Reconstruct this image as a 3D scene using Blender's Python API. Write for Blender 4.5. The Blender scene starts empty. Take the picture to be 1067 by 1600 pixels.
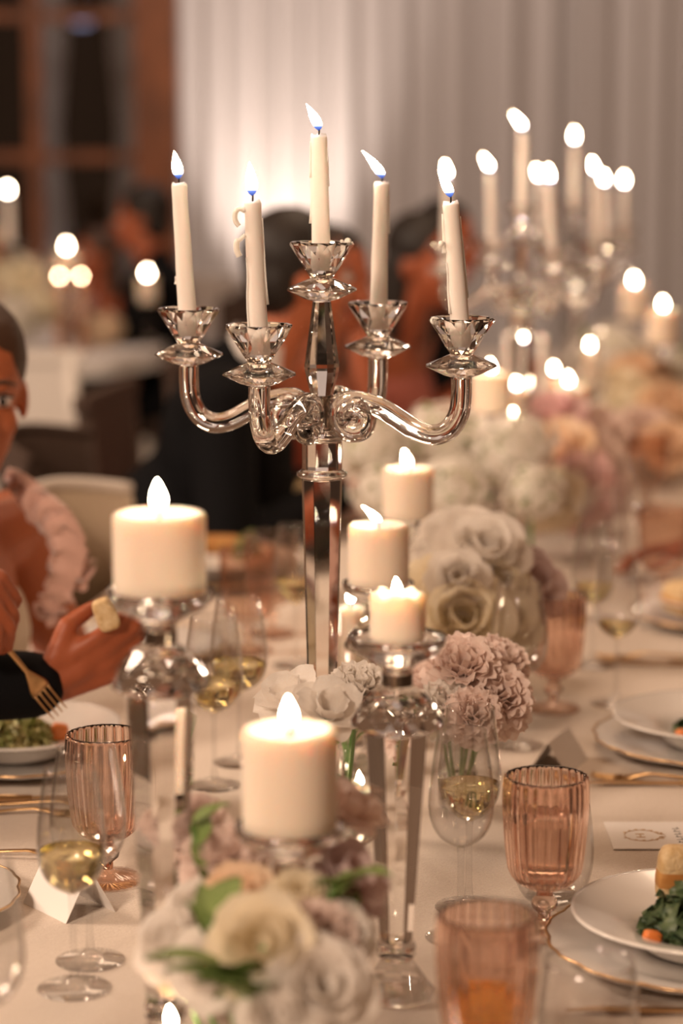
import bpy, bmesh, math, random
from mathutils import Vector, Matrix, Euler
random.seed(7)
R = math.radians
PI = math.pi
scene = bpy.context.scene
C = scene.collection

# ------------------------------------------------------------------ camera
TABLE = 0.75                      # height of the table top
PITCH = R(9.3)
FPX = 3778.0                      # 85 mm lens, focal length in pixels of the 1067 x 1600 frame
CAMH = 0.815                      # camera above the table top
cam_data = bpy.data.cameras.new('camera')
cam = bpy.data.objects.new('camera', cam_data)
C.objects.link(cam)
cam.location = (0, 0, TABLE + CAMH)
cam.rotation_euler = (R(90) - PITCH, 0, 0)
cam_data.sensor_fit = 'VERTICAL'
cam_data.sensor_height = 36
cam_data.sensor_width = 24
cam_data.lens = 85
cam_data.clip_start = 0.05
cam_data.clip_end = 100
cam_data.dof.use_dof = True
cam_data.dof.focus_distance = 2.58
cam_data.dof.aperture_fstop = 2.5
scene.camera = cam

# ------------------------------------------------------------------ world, lights, exposure
world = bpy.data.worlds.new('world')
scene.world = world
world.use_nodes = True
world.node_tree.nodes['Background'].inputs[0].default_value = (1.0, 0.50, 0.27, 1)
world.node_tree.nodes['Background'].inputs[1].default_value = 0.14
scene.view_settings.view_transform = 'Standard'
scene.view_settings.look = 'None'
scene.view_settings.gamma = 1
scene.view_settings.use_curve_mapping = False
scene.view_settings.exposure = 0.12
FLAME_POWER = 130.0


def look_at(o, target):
    d = Vector(target) - o.location
    o.rotation_euler = d.to_track_quat('-Z', 'Y').to_euler()


def area(name, loc, target, size, power, col, shape='SQUARE'):
    l = bpy.data.lights.new(name, 'AREA')
    l.energy = power
    l.size = size
    l.color = col
    o = bpy.data.objects.new(name, l)
    o.location = loc
    C.objects.link(o)
    look_at(o, target)
    return o


def spot(name, loc, target, power, col, angle, blend=0.6, rad=0.06):
    l = bpy.data.lights.new(name, 'SPOT')
    l.energy = power
    l.color = col
    l.spot_size = R(angle)
    l.spot_blend = blend
    l.shadow_soft_size = rad
    o = bpy.data.objects.new(name, l)
    o.location = loc
    C.objects.link(o)
    look_at(o, target)
    return o


area('added_overhead_fill', (-0.2, 3.4, 3.9), (0.1, 3.4, 0), 1.4, 14, (1.0, 0.58, 0.32))  # fill light added overhead for even warm brightness, no fixture known there
area('added_overhead_fill_far', (0.6, 5.7, 3.9), (0.6, 5.7, 0), 1.4, 42, (1.0, 0.72, 0.50))  # added fill that brightens the dim far flowers
area('wall_lamp_left', (-2.5, -2.0, 3.7), (0.0, 2.7, 0.85), 0.9, 225, (1.0, 0.75, 0.56))
area('added_left_fill_far', (-3.6, 3.6, 3.4), (0.5, 4.8, 0.9), 0.9, 130, (1.0, 0.76, 0.58))  # extra fill added at left for the flowers and guests farther down
area('added_drape_wash', (-0.2, 9.4, 4.4), (-0.7, 12, 1.7), 1.0, 46, (1.0, 0.83, 0.76))  # added unseen light that lifts the drape brightness from above
spot('uplight_beam', (-0.33, 11.35, 0.16), (-0.30, 11.92, 1.5), 220, (1.0, 0.84, 0.74), 46, 0.9)
spot('added_uplight_beam_far', (3.3, 11.2, 0.16), (3.2, 11.9, 2.4), 10, (1.0, 0.78, 0.66), 70, 0.9)  # added out of view to lift the drapes at far right

scene.cycles.sample_clamp_indirect = 60
scene.cycles.max_bounces = 18
scene.cycles.transmission_bounces = 16
scene.cycles.glossy_bounces = 6
scene.cycles.diffuse_bounces = 3
scene.cycles.transparent_max_bounces = 40


# ------------------------------------------------------------------ placing
def at_depth(px, py, t):
    """world point seen at a pixel, t metres along the optical axis"""
    u = (px - 533.5) / FPX
    v = (py - 800.0) / FPX
    f = Vector((0, math.cos(PITCH), -math.sin(PITCH)))
    up = Vector((0, math.sin(PITCH), math.cos(PITCH)))
    return cam.location + (f + Vector((1, 0, 0)) * u - up * v) * t


def on_table(px, py, z=0.0):
    """point of the table top (plus z) seen at a pixel"""
    v = (py - 800.0) / FPX
    t = (CAMH - z) / (math.sin(PITCH) + v * math.cos(PITCH))
    p = at_depth(px, py, t)
    p.z = TABLE + z
    return p


# ------------------------------------------------------------------ materials
MATS = {}


def new_mat(name):
    m = bpy.data.materials.new(name)
    m.use_nodes = True
    MATS[name] = m
    return m, m.node_tree.nodes, m.node_tree.links


def principled(name, col, rough=0.5, metal=0.0, sss=0.0, sss_r=(0.01, 0.005, 0.003), bump=None, var=None,
               coat=0.0, sheen=0.0, trans=0.0, spec=0.5, ior=1.45):
    m, n, l = new_mat(name)
    p = n['Principled BSDF']
    p.inputs['Base Color'].default_value = (*col, 1)
    p.inputs['Roughness'].default_value = rough
    p.inputs['Metallic'].default_value = metal
    p.inputs['Specular IOR Level'].default_value = spec
    p.inputs['IOR'].default_value = ior
    if sss:
        p.inputs['Subsurface Weight'].default_value = sss
        p.inputs['Subsurface Radius'].default_value = sss_r
        p.inputs['Subsurface Scale'].default_value = 1.0
    if coat:
        p.inputs['Coat Weight'].default_value = coat
        p.inputs['Coat Roughness'].default_value = 0.05
    if sheen:
        p.inputs['Sheen Weight'].default_value = sheen
    if trans:
        p.inputs['Transmission Weight'].default_value = trans
    tc = n.new('ShaderNodeTexCoord')
    if var:
        scale, col2, detail = var
        t = n.new('ShaderNodeTexNoise')
        t.inputs['Scale'].default_value = scale
        t.inputs['Detail'].default_value = detail
        l.new(tc.outputs['Object'], t.inputs['Vector'])
        mx = n.new('ShaderNodeMix')
        mx.data_type = 'RGBA'
        mx.inputs['A'].default_value = (*col, 1)
        mx.inputs['B'].default_value = (*col2, 1)
        rp = n.new('ShaderNodeMapRange')
        rp.inputs['From Min'].default_value = 0.35
        rp.inputs['From Max'].default_value = 0.65
        l.new(t.outputs['Fac'], rp.inputs['Value'])
        l.new(rp.outputs['Result'], mx.inputs['Factor'])
        l.new(mx.outputs['Result'], p.inputs['Base Color'])
    if bump:
        scale, strength, dist = bump
        t = n.new('ShaderNodeTexNoise')
        t.inputs['Scale'].default_value = scale
        t.inputs['Detail'].default_value = 4
        l.new(tc.outputs['Object'], t.inputs['Vector'])
        b = n.new('ShaderNodeBump')
        b.inputs['Strength'].default_value = strength
        b.inputs['Distance'].default_value = dist
        l.new(t.outputs['Fac'], b.inputs['Height'])
        l.new(b.outputs['Normal'], p.inputs['Normal'])
    return m


def glass(name, col=(1, 1, 1), ior=1.5, rough=0.0):
    m, n, l = new_mat(name)
    n.remove(n['Principled BSDF'])
    g = n.new('ShaderNodeBsdfGlass')
    g.inputs['Color'].default_value = (*col, 1)
    g.inputs['IOR'].default_value = ior
    g.inputs['Roughness'].default_value = rough
    l.new(g.outputs[0], n['Material Output'].inputs['Surface'])
    return m


def thin_glass(name, col=(0.975, 0.975, 0.975), edge=(0.80, 0.77, 0.74), refl=0.85):
    """thin-walled glass: clear where looked through, mirror-like and slightly darker at grazing angles"""
    m, n, l = new_mat(name)
    n.remove(n['Principled BSDF'])
    tr = n.new('ShaderNodeBsdfTransparent')
    gl = n.new('ShaderNodeBsdfGlossy')
    gl.inputs['Roughness'].default_value = 0.01
    lw = n.new('ShaderNodeLayerWeight')
    lw.inputs['Blend'].default_value = 0.5
    mc = n.new('ShaderNodeMix')
    mc.data_type = 'RGBA'
    mc.inputs['A'].default_value = (*col, 1)
    mc.inputs['B'].default_value = (*edge, 1)
    pw = n.new('ShaderNodeMath')
    pw.operation = 'POWER'
    pw.inputs[1].default_value = 4.0
    l.new(lw.outputs['Facing'], pw.inputs[0])
    l.new(pw.outputs[0], mc.inputs['Factor'])
    l.new(mc.outputs['Result'], tr.inputs['Color'])
    fr = n.new('ShaderNodeMath')
    fr.operation = 'MULTIPLY_ADD'
    fr.inputs[1].default_value = refl
    fr.inputs[2].default_value = 0.07
    l.new(pw.outputs[0], fr.inputs[0])
    mx = n.new('ShaderNodeMixShader')
    l.new(fr.outputs[0], mx.inputs[0])
    l.new(tr.outputs[0], mx.inputs[1])
    l.new(gl.outputs[0], mx.inputs[2])
    l.new(mx.outputs[0], n['Material Output'].inputs['Surface'])
    return m


def flame_mat():
    m, n, l = new_mat('flame')
    n.remove(n['Principled BSDF'])
    e = n.new('ShaderNodeEmission')
    tc = n.new('ShaderNodeTexCoord')
    sp = n.new('ShaderNodeSeparateXYZ')
    l.new(tc.outputs['Generated'], sp.inputs[0])
    cr = n.new('ShaderNodeValToRGB')
    el = cr.color_ramp.elements
    el[0].position = 0.0
    el[0].color = (0.05, 0.12, 0.6, 1)
    el[1].position = 1.0
    el[1].color = (1.0, 0.74, 0.46, 1)
    a = el.new(0.16)
    a.color = (0.2, 0.3, 0.8, 1)
    b = el.new(0.3)
    b.color = (1.0, 0.78, 0.52, 1)
    l.new(sp.outputs['Z'], cr.inputs[0])
    mr = n.new('ShaderNodeValToRGB')
    e2 = mr.color_ramp.elements
    e2[0].position = 0.0
    e2[0].color = (0.004, 0.004, 0.004, 1)
    e2[1].position = 0.42
    e2[1].color = (1, 1, 1, 1)
    k = e2.new(0.17)
    k.color = (0.01, 0.01, 0.01, 1)
    l.new(sp.outputs['Z'], mr.inputs[0])
    mu = n.new('ShaderNodeMath')
    mu.operation = 'MULTIPLY'
    mu.inputs[1].default_value = FLAME_POWER
    l.new(mr.outputs[0], mu.inputs[0])
    l.new(cr.outputs[0], e.inputs['Color'])
    l.new(mu.outputs[0], e.inputs['Strength'])
    l.new(e.outputs[0], n['Material Output'].inputs['Surface'])
    return m


def cloth_mat():
    m, n, l = new_mat('tablecloth_weave')
    p = n['Principled BSDF']
    p.inputs['Roughness'].default_value = 0.75
    p.inputs['Sheen Weight'].default_value = 0.15
    tc = n.new('ShaderNodeTexCoord')
    mp = n.new('ShaderNodeMapping')
    mp.inputs['Rotation'].default_value = (0, 0, R(58))
    l.new(tc.outputs['Object'], mp.inputs[0])
    w1 = n.new('ShaderNodeTexWave')
    w1.inputs['Scale'].default_value = 75
    w1.inputs['Distortion'].default_value = 2.5
    w1.inputs['Detail'].default_value = 2
    w1.inputs['Detail Scale'].default_value = 3
    l.new(mp.outputs[0], w1.inputs['Vector'])
    nz = n.new('ShaderNodeTexNoise')
    nz.inputs['Scale'].default_value = 420
    l.new(tc.outputs['Object'], nz.inputs['Vector'])
    ad = n.new('ShaderNodeMath')
    ad.operation = 'ADD'
    l.new(w1.outputs['Fac'], ad.inputs[0])
    l.new(nz.outputs['Fac'], ad.inputs[1])
    b = n.new('ShaderNodeBump')
    b.inputs['Strength'].default_value = 0.55
    b.inputs['Distance'].default_value = 0.0012
    l.new(ad.outputs[0], b.inputs['Height'])
    l.new(b.outputs[0], p.inputs['Normal'])
    mx = n.new('ShaderNodeMix')
    mx.data_type = 'RGBA'
    mx.inputs['A'].default_value = (0.60, 0.50, 0.42, 1)
    mx.inputs['B'].default_value = (0.80, 0.71, 0.62, 1)
    l.new(w1.outputs['Fac'], mx.inputs['Factor'])
    l.new(mx.outputs['Result'], p.inputs['Base Color'])
    return m


M_FLAME = flame_mat()
M_CLOTH = cloth_mat()
M_CRYSTAL = glass('crystal', (1.0, 0.995, 0.99), 1.54)
def half_glass(name, share, col=(0.99, 0.985, 0.98), ior=1.5):
    """cut glass that also lets part of the light straight through, so that it does not black out what lies below"""
    m = glass(name, col, ior)
    n, l = m.node_tree.nodes, m.node_tree.links
    g = [x for x in n if x.type == 'BSDF_GLASS'][0]
    tr = n.new('ShaderNodeBsdfTransparent')
    tr.inputs[0].default_value = (*col, 1)
    mx = n.new('ShaderNodeMixShader')
    mx.inputs[0].default_value = 1 - share
    l.new(tr.outputs[0], mx.inputs[1])
    l.new(g.outputs[0], mx.inputs[2])
    l.new(mx.outputs[0], n['Material Output'].inputs['Surface'])
    return m


M_STEM = half_glass('clear_glass_stem', 0.82)
M_BASE = half_glass('crystal_base', 0.32)
M_PINKFOOT = half_glass('blush_glass_foot', 0.5, (0.95, 0.80, 0.73))
M_GLASS = thin_glass('wine_glass_wall')
M_PINK = glass('blush_pressed_glass', (0.975, 0.885, 0.835), 1.5)
M_PINKTHIN = thin_glass('blush_glass_far', (0.95, 0.86, 0.80), (0.75, 0.52, 0.43))
M_WINE = glass('white_wine', (0.985, 0.93, 0.70), 1.33)
M_AMBER = glass('amber_drink', (0.975, 0.80, 0.42), 1.33)
M_WATER = glass('water', (0.98, 0.96, 0.94), 1.33)
M_WAX = principled('pillar_wax', (0.93, 0.78, 0.65), 0.45, sss=1.0, sss_r=(0.014, 0.011, 0.009))
M_TAPERWAX = principled('taper_wax', (0.93, 0.84, 0.78), 0.45, sss=1.0, sss_r=(0.006, 0.005, 0.005))
M_WICK = principled('wick_char', (0.02, 0.015, 0.012), 0.9)
M_DRIP = principled('dripped_wax', (0.92, 0.86, 0.78), 0.4, sss=1.0, sss_r=(0.004, 0.004, 0.004))
M_CHROME = principled('polished_nickel', (0.55, 0.47, 0.40), 0.18, metal=1.0)
M_GOLD = principled('brushed_gold', (0.62, 0.40, 0.20), 0.3, metal=1.0)
M_PORC = principled('white_porcelain', (0.80, 0.76, 0.72), 0.18, coat=0.5)
M_PAPER = principled('white_card', (0.86, 0.82, 0.79), 0.7, bump=(600, 0.1, 0.0004))
M_GOLDINK = principled('gold_ink', (0.55, 0.34, 0.16), 0.4)
M_BREAD = principled('bread_crumb', (0.78, 0.60, 0.36), 0.85, bump=(180, 0.8, 0.003), var=(90, (0.62, 0.42, 0.2), 3))
M_CRUST = principled('bread_crust', (0.48, 0.20, 0.05), 0.6, bump=(90, 0.5, 0.002), var=(40, (0.60, 0.32, 0.10), 3))
M_SALAD = principled('salad_green', (0.30, 0.36, 0.10), 0.45, var=(60, (0.55, 0.50, 0.24), 2))
M_KALE = principled('dark_herb_green', (0.030, 0.060, 0.028), 0.45, var=(70, (0.10, 0.14, 0.06), 2))
M_CARROT = principled('carrot_orange', (0.75, 0.22, 0.05), 0.4)
M_LEAF = principled('leaf_green', (0.14, 0.22, 0.055), 0.5, var=(25, (0.26, 0.34, 0.11), 2))
M_PALEGREEN = principled('pale_green_bracts', (0.52, 0.56, 0.36), 0.7, var=(30, (0.70, 0.68, 0.52), 2))
M_STEMG = principled('stem_green', (0.12, 0.24, 0.06), 0.5)
M_SUIT = principled('black_suit_cloth', (0.004, 0.004, 0.005), 0.85, spec=0.15)
M_WOOD = principled('stained_timber', (0.24, 0.070, 0.018), 0.5, var=(6, (0.15, 0.045, 0.012), 5))
M_FLOOR = principled('dark_floor', (0.05, 0.03, 0.022), 0.5, var=(3, (0.03, 0.02, 0.015), 4))
M_WALL = principled('plaster_wall', (0.50, 0.42, 0.36), 0.9)
M_DRAPE = principled('sheer_white_drape', (0.62, 0.58, 0.56), 0.9, bump=(300, 0.15, 0.002))
M_CHAIRW = principled('white_painted_wood', (0.72, 0.66, 0.60), 0.5)
M_CHAIRB = principled('beige_woven_fabric', (0.52, 0.42, 0.31), 0.9, bump=(400, 0.4, 0.001))
M_DARKSEAT = principled('dark_brown_cushion', (0.06, 0.035, 0.025), 0.8)
M_NIGHT = principled('night_ground', (0.012, 0.012, 0.012), 0.9)
M_PANE = thin_glass('window_pane', (0.9, 0.92, 0.95), (0.6, 0.6, 0.65))

PETAL = {}
for nm, c1, c2, sr in (
        ('white', (0.90, 0.86, 0.81), (0.86, 0.78, 0.71), (0.006, 0.005, 0.004)),
        ('cream', (0.90, 0.83, 0.68), (0.88, 0.74, 0.52), (0.006, 0.005, 0.003)),
        ('blush', (0.90, 0.77, 0.71), (0.88, 0.70, 0.62), (0.006, 0.004, 0.003)),
        ('peach', (0.92, 0.75, 0.58), (0.88, 0.62, 0.40), (0.006, 0.004, 0.003)),
        ('lilac', (0.66, 0.50, 0.49), (0.80, 0.66, 0.62), (0.005, 0.004, 0.004)),
        ('pink', (0.88, 0.60, 0.60), (0.90, 0.72, 0.68), (0.006, 0.004, 0.003))):
    pm = principled('petal_' + nm, c1, 0.6, var=(28, c2, 2), sheen=0.2)
    pn, pk = pm.node_tree.nodes, pm.node_tree.links
    tl_ = pn.new('ShaderNodeBsdfTranslucent')       # thin petals let light through
    tl_.inputs[0].default_value = (*c1, 1)
    ms_ = pn.new('ShaderNodeMixShader')
    ms_.inputs[0].default_value = 0.42
    pk.new(pn['Principled BSDF'].outputs[0], ms_.inputs[1])
    pk.new(tl_.outputs[0], ms_.inputs[2])
    pk.new(ms_.outputs[0], pn['Material Output'].inputs['Surface'])
    PETAL[nm] = pm


# ------------------------------------------------------------------ mesh helpers
def make_mesh(name, verts, faces, mat, smooth=True):
    me = bpy.data.meshes.new(name)
    me.from_pydata([tuple(v) for v in verts], [], faces)
    me.validate()
    if mat:
        me.materials.append(mat)
    if smooth:
        me.polygons.foreach_set('use_smooth', [True] * len(me.polygons))
    me.update()
    return me


def link(name, me, parent=None, loc=None, rot=None):
    o = bpy.data.objects.new(name, me)
    C.objects.link(o)
    if parent:
        o.parent = parent
    if loc is not None:
        o.location = loc
    if rot is not None:
        o.rotation_euler = rot
    return o


LABELS = set()


def tag(o, label, cat, group=None):
    o['label'] = label
    o['category'] = cat
    if group:
        o['group'] = group
    return o


def thing(name, label, cat, loc=(0, 0, 0), rotz=0.0, group=None):
    o = bpy.data.objects.new(name, None)
    o.empty_display_size = 0.05
    C.objects.link(o)
    o.location = loc
    o.rotation_euler = (0, 0, rotz)
    return tag(o, label, cat, group)


def structure(o):
    o['kind'] = 'structure'
    return o


def copy_tree(o, parent=None):
    c = o.copy()
    C.objects.link(c)
    c.parent = parent
    for ch in o.children:
        copy_tree(ch, c)
    return c


class MB:
    """collects geometry for one mesh"""

    def __init__(self):
        self.v = []
        self.f = []

    def add(self, verts, faces, mtx=None):
        b = len(self.v)
        for v in verts:
            v = Vector(v)
            self.v.append(mtx @ v if mtx else v)
        self.f += [tuple(i + b for i in f) for f in faces]
        return self

    def box(self, cx, cy, cz, sx, sy, sz, mtx=None):
        x, y, z = sx / 2, sy / 2, sz / 2
        vs = [(cx + a * x, cy + b * y, cz + c * z) for a in (-1, 1) for b in (-1, 1) for c in (-1, 1)]
        return self.add(vs, [(0, 1, 3, 2), (4, 6, 7, 5), (0, 4, 5, 1), (2, 3, 7, 6), (0, 2, 6, 4), (1, 5, 7, 3)], mtx)

    def tube(self, pts, rad, n=10, cap=True, mtx=None):
        pts = [Vector(p) for p in pts]
        if not hasattr(rad, '__len__'):
            rad = [rad] * len(pts)
        vs, fs = [], []
        t0 = (pts[1] - pts[0]).normalized()
        up = Vector((0, 0, 1)) if abs(t0.z) < 0.9 else Vector((0, 1, 0))
        nrm = (up - t0 * up.dot(t0)).normalized()
        for i, p in enumerate(pts):
            if i == 0:
                t = (pts[1] - pts[0])
            elif i == len(pts) - 1:
                t = pts[-1] - pts[-2]
            else:
                t = pts[i + 1] - pts[i - 1]
            t = t.normalized()
            nrm = (nrm - t * nrm.dot(t)).normalized()
            bn = t.cross(nrm)
            for k in range(n):
                a = 2 * PI * k / n
                vs.append(p + (nrm * math.cos(a) + bn * math.sin(a)) * rad[i])
        m = len(pts)
        for i in range(m - 1):
            for k in range(n):
                fs.append((i * n + k, i * n + (k + 1) % n, (i + 1) * n + (k + 1) % n, (i + 1) * n + k))
        if cap:
            fs.append(tuple(reversed(range(n))))
            fs.append(tuple((m - 1) * n + k for k in range(n)))
        return self.add(vs, fs, mtx)

    def lathe(self, prof, n=32, rib=None, off=0.0, mtx=None):
        """prof: list of (r, z) from bottom to top (outside), may fold back in for the inside;
        r = 0 at an end closes it. rib(angle, index) scales the radius."""
        vs, fs, rings = [], [], []
        for i, (r, z) in enumerate(prof):
            if r <= 1e-6:
                rings.append([len(vs)])
                vs.append((0, 0, z))
            else:
                ring = []
                for k in range(n):
                    a = 2 * PI * (k + off) / n
                    s = rib(a, i) if rib else 1.0
                    ring.append(len(vs))
                    vs.append((r * s * math.cos(a), r * s * math.sin(a), z))
                rings.append(ring)
        for a, b in zip(rings[:-1], rings[1:]):
            if len(a) == 1 and len(b) == 1:
                continue
            for k in range(n):
                k2 = (k + 1) % n
                if len(a) == 1:
                    fs.append((a[0], b[k2], b[k]))
                elif len(b) == 1:
                    fs.append((a[k], a[k2], b[0]))
                else:
                    fs.append((a[k], a[k2], b[k2], b[k]))
        return self.add(vs, fs, mtx)

    def facet(self, prof, n=12, split=None):
        """cut-crystal solid: every ring turned half a step so that the wall breaks into triangles"""
        vs, fs, rings = [], [], []
        for i, (r, z) in enumerate(prof):
            if r <= 1e-6:
                rings.append([len(vs)])
                vs.append((0, 0, z))
                continue
            o_ = 0.5 * i if split is None or i < split else 0.5 * split
            rings.append(list(range(len(vs), len(vs) + n)))
            for k in range(n):
                a = 2 * PI * (k + o_) / n
                vs.append((r * math.cos(a), r * math.sin(a), z))
        for i, (a, b) in enumerate(zip(rings[:-1], rings[1:])):
            for k in range(n):
                k2 = (k + 1) % n
                if len(a) == 1:
                    fs.append((a[0], b[k2], b[k]))
                elif len(b) == 1:
                    fs.append((a[k], a[k2], b[0]))
                elif split is not None and i >= split:
                    fs.append((a[k], a[k2], b[k2], b[k]))
                else:
                    fs.append((a[k], a[k2], b[k]))
                    fs.append((a[k2], b[k2], b[k]))
        return self.add(vs, fs)

    def ball(self, c, r, n=10, m=6, mtx=None):
        if not hasattr(r, '__len__'):
            r = (r, r, r)
        prof = [(math.sin(PI * i / m), -math.cos(PI * i / m)) for i in range(m + 1)]
        prof[0] = (0, -1)
        prof[-1] = (0, 1)
        mt = Matrix.Translation(Vector(c)) @ Matrix.Diagonal((r[0], r[1], r[2], 1))
        return self.lathe(prof, n, mtx=(mtx @ mt) if mtx else mt)

    def mesh(self, name, mat, smooth=True):
        return make_mesh(name, self.v, self.f, mat, smooth)

    def build(self, name, mat, parent=None, smooth=True, loc=None, rot=None):
        return link(name, self.mesh(name, mat, smooth), parent, loc, rot)


def smooth_by_angle(o, deg=35):
    me = o.data
    bm = bmesh.new()
    bm.from_mesh(me)
    for e in bm.edges:
        if len(e.link_faces) == 2 and e.calc_face_angle(0) > R(deg):
            e.smooth = False
    bm.to_mesh(me)
    bm.free()
    return o


def spline(pts, n=8):
    """Catmull-Rom through pts"""
    P = [Vector(p) for p in pts]
    P = [P[0] * 2 - P[1]] + P + [P[-1] * 2 - P[-2]]
    out = []
    for i in range(1, len(P) - 2):
        for k in range(n):
            t = k / n
            a, b, c, d = P[i - 1], P[i], P[i + 1], P[i + 2]
            out.append(0.5 * ((2 * b) + (c - a) * t + (2 * a - 5 * b + 4 * c - d) * t * t + (3 * b - a - 3 * c + d) * t ** 3))
    out.append(P[-2])
    return out


# ================================================================== the setting
TDIR = math.atan(0.182)           # the long table runs away and to the right


def table_x(y):
    return -0.022 + 0.182 * (y - 2.65)


BACK = 12.0
o = structure(MB().box(0.3, 5.6, -0.05, 12, 17.5, 0.1).build('floor', M_FLOOR, smooth=False))
wall = structure(MB().box(2.2, BACK + 0.25, 1.75, 6.0, 0.12, 3.5).build('wall_back', M_WALL, smooth=False))
structure(MB().box(-2.9, BACK + 0.1, 3.30, 4.2, 0.14, 0.6).build('wall_header', M_WALL, smooth=False))
structure(MB().box(-5.05, BACK + 0.1, 1.5, 0.5, 0.14, 3.0).build('wall_left', M_WALL, smooth=False))
structure(MB().box(-0.90, BACK - 0.05, 1.75, 0.205, 0.22, 3.5).build('trim_1', M_WOOD, smooth=False))
win = thing('window_1', '', '', (0, BACK + 0.08, 0))
del win['label'], win['category']
structure(win)
VB = [-1.51, -2.08, -2.65, -3.22, -3.79, -4.36]
HB = [0.70, 1.365, 2.05]
MB().box(-2.9, 0, 0.10, 3.8, 0.12, 0.2).build('window_sill', M_WOOD, win, smooth=False)
for x in VB:
    MB().box(x, 0, 1.6, 0.075, 0.07, 2.8).build('mullion', M_WOOD, win, smooth=False)
for z in HB:
    MB().box(-2.9, 0.0, z, 3.8, 0.05, 0.055).build('glazing_bar', M_WOOD, win, smooth=False)
xs = [-1.0] + VB + [-4.8]
zs = [0.2] + HB + [3.0]
for i in range(len(xs) - 1):
    for k in range(len(zs) - 1):
        MB().box((xs[i] + xs[i + 1]) / 2, 0.0, (zs[k] + zs[k + 1]) / 2, abs(xs[i] - xs[i + 1]) - 0.07, 0.006,
                 zs[k + 1] - zs[k] - 0.05).build('pane', M_PANE, win, smooth=False)
# outside the window: dark terrace, pale tied-back drapes on posts, a far lantern
structure(MB().box(-2.5, 16.5, -0.06, 14, 8.6, 0.1).build('terrace_ground', M_NIGHT, smooth=False))
structure(MB().box(-2.5, 20.5, 2.0, 14, 0.2, 5.0).build('terrace_wall', M_NIGHT, smooth=False))


def fold_sheet(x0, x1, z0, z1, y, pitch, amp, seed, nz=14, pinch=None):
    rnd = random.Random(seed)
    n = int((x1 - x0) / 0.011)
    ph = rnd.random() * 6
    vs, fs = [], []
    for j in range(nz + 1):
        z = z0 + (z1 - z0) * j / nz
        w = 1.0
        if pinch:
            w = 1 - pinch[1] * math.exp(-((z - pinch[0]) / 0.35) ** 2)
        for i in range(n + 1):
            x = x0 + (x1 - x0) * i / n
            q = x / pitch * 2 * PI
            d = math.sin(q + ph + 0.9 * math.sin(q * 0.31 + ph) + 0.12 * z) + 0.45 * math.sin(q * 0.47 + 1.7 * ph + 0.2 * z)
            d += 0.25 * math.sin(q * 2.1 + 2.0 * ph)
            xm = (x0 + x1) / 2
            vs.append((xm + (x - xm) * w, y + amp * d, z))
    for j in range(nz):
        for i in range(n):
            a = j * (n + 1) + i
            fs.append((a, a + 1, a + n + 2, a + n + 1))
    return vs, fs


for k, x in enumerate((-1.66, -1.24, -2.55)):
    b = MB().add(*fold_sheet(x - 0.11, x + 0.11, 0.0, 3.0, 13.9 + 0.3 * k, 0.07, 0.02, 40 + k, pinch=(1.45, 0.45)))
    tag(b.build('terrace_drape', M_DRAPE),
        ('pale tied drape hanging outside left window pane', 'pale drape outside, beside the timber post',
         'pale drape outside at far left of window')[k], 'drape')
orb_root = thing('terrace_orb', 'blurred cool lantern added outside for light reflected in dark window', 'orb', (-1.62, 15.4, 0))
MB().tube([(0, 0, 0), (0, 0, 2.1)], 0.015, 8).build('post', M_WICK, orb_root)
ml, nl, ll = new_mat('cool_orb_globe')
nl.remove(nl['Principled BSDF'])
em = nl.new('ShaderNodeEmission')
em.inputs[0].default_value = (0.55, 0.55, 0.8, 1)
em.inputs[1].default_value = 0.75
ll.new(em.outputs[0], nl['Material Output'].inputs[0])
MB().ball((0, 0, 2.17), (0.075, 0.075, 0.05), 14, 8).build('globe', ml, orb_root)  # glowing globe added to imitate a cool light reflection in the pane
area('added_terrace_fill', (-2.6, 13.0, 3.4), (-1.6, 14.2, 1.2), 0.3, 5, (1.0, 0.82, 0.75))  # dim fill added so the outdoor drapes show through the panes

edges = [-0.80, 0.15, 1.05, 1.95, 2.85, 3.75, 4.7]
dl = ['pale drape panel beside the timber post, leftmost of the wall', 'bright drape panel behind the near candelabra',
      'grey drape panel behind the far candelabras', 'shaded drape panel at the right edge of the picture',
      'drape panel just beyond the right edge', 'drape panel in the right corner']
for k in range(6):
    b = MB().add(*fold_sheet(edges[k] - 0.03, edges[k + 1] + 0.03, 0.02, 3.45, BACK - 0.06, 0.135, 0.035, 11 + k))
    tag(b.build('wall_drape', M_DRAPE), dl[k], 'drape', 'white drapes along the back wall')
MB_rail = MB().tube([(-0.8, BACK - 0.05, 3.47), (5.0, BACK - 0.05, 3.47)], 0.02, 10)
tag(MB_rail.build('curtain_rail', M_CHROME), 'long rail carrying the white drapes', 'rail')
for k, (x, y) in enumerate(((-0.33, 11.35), (3.3, 11.2))):  # second can is added for the unseen far beam
    u = thing('uplight_can', ('small floor uplight below the bright drape', 'added unseen floor uplight near the right corner')[k],
              'uplight', (x, y, 0))
    MB().lathe([(0, 0), (0.07, 0), (0.07, 0.12), (0.062, 0.12), (0.06, 0.02), (0, 0.02)], 20).build('can', M_WICK, u)
    MB().tube([(-0.085, 0, 0.0), (-0.085, 0, 0.09), (-0.07, 0, 0.09)], 0.006, 6).build('bracket', M_WICK, u)

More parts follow.
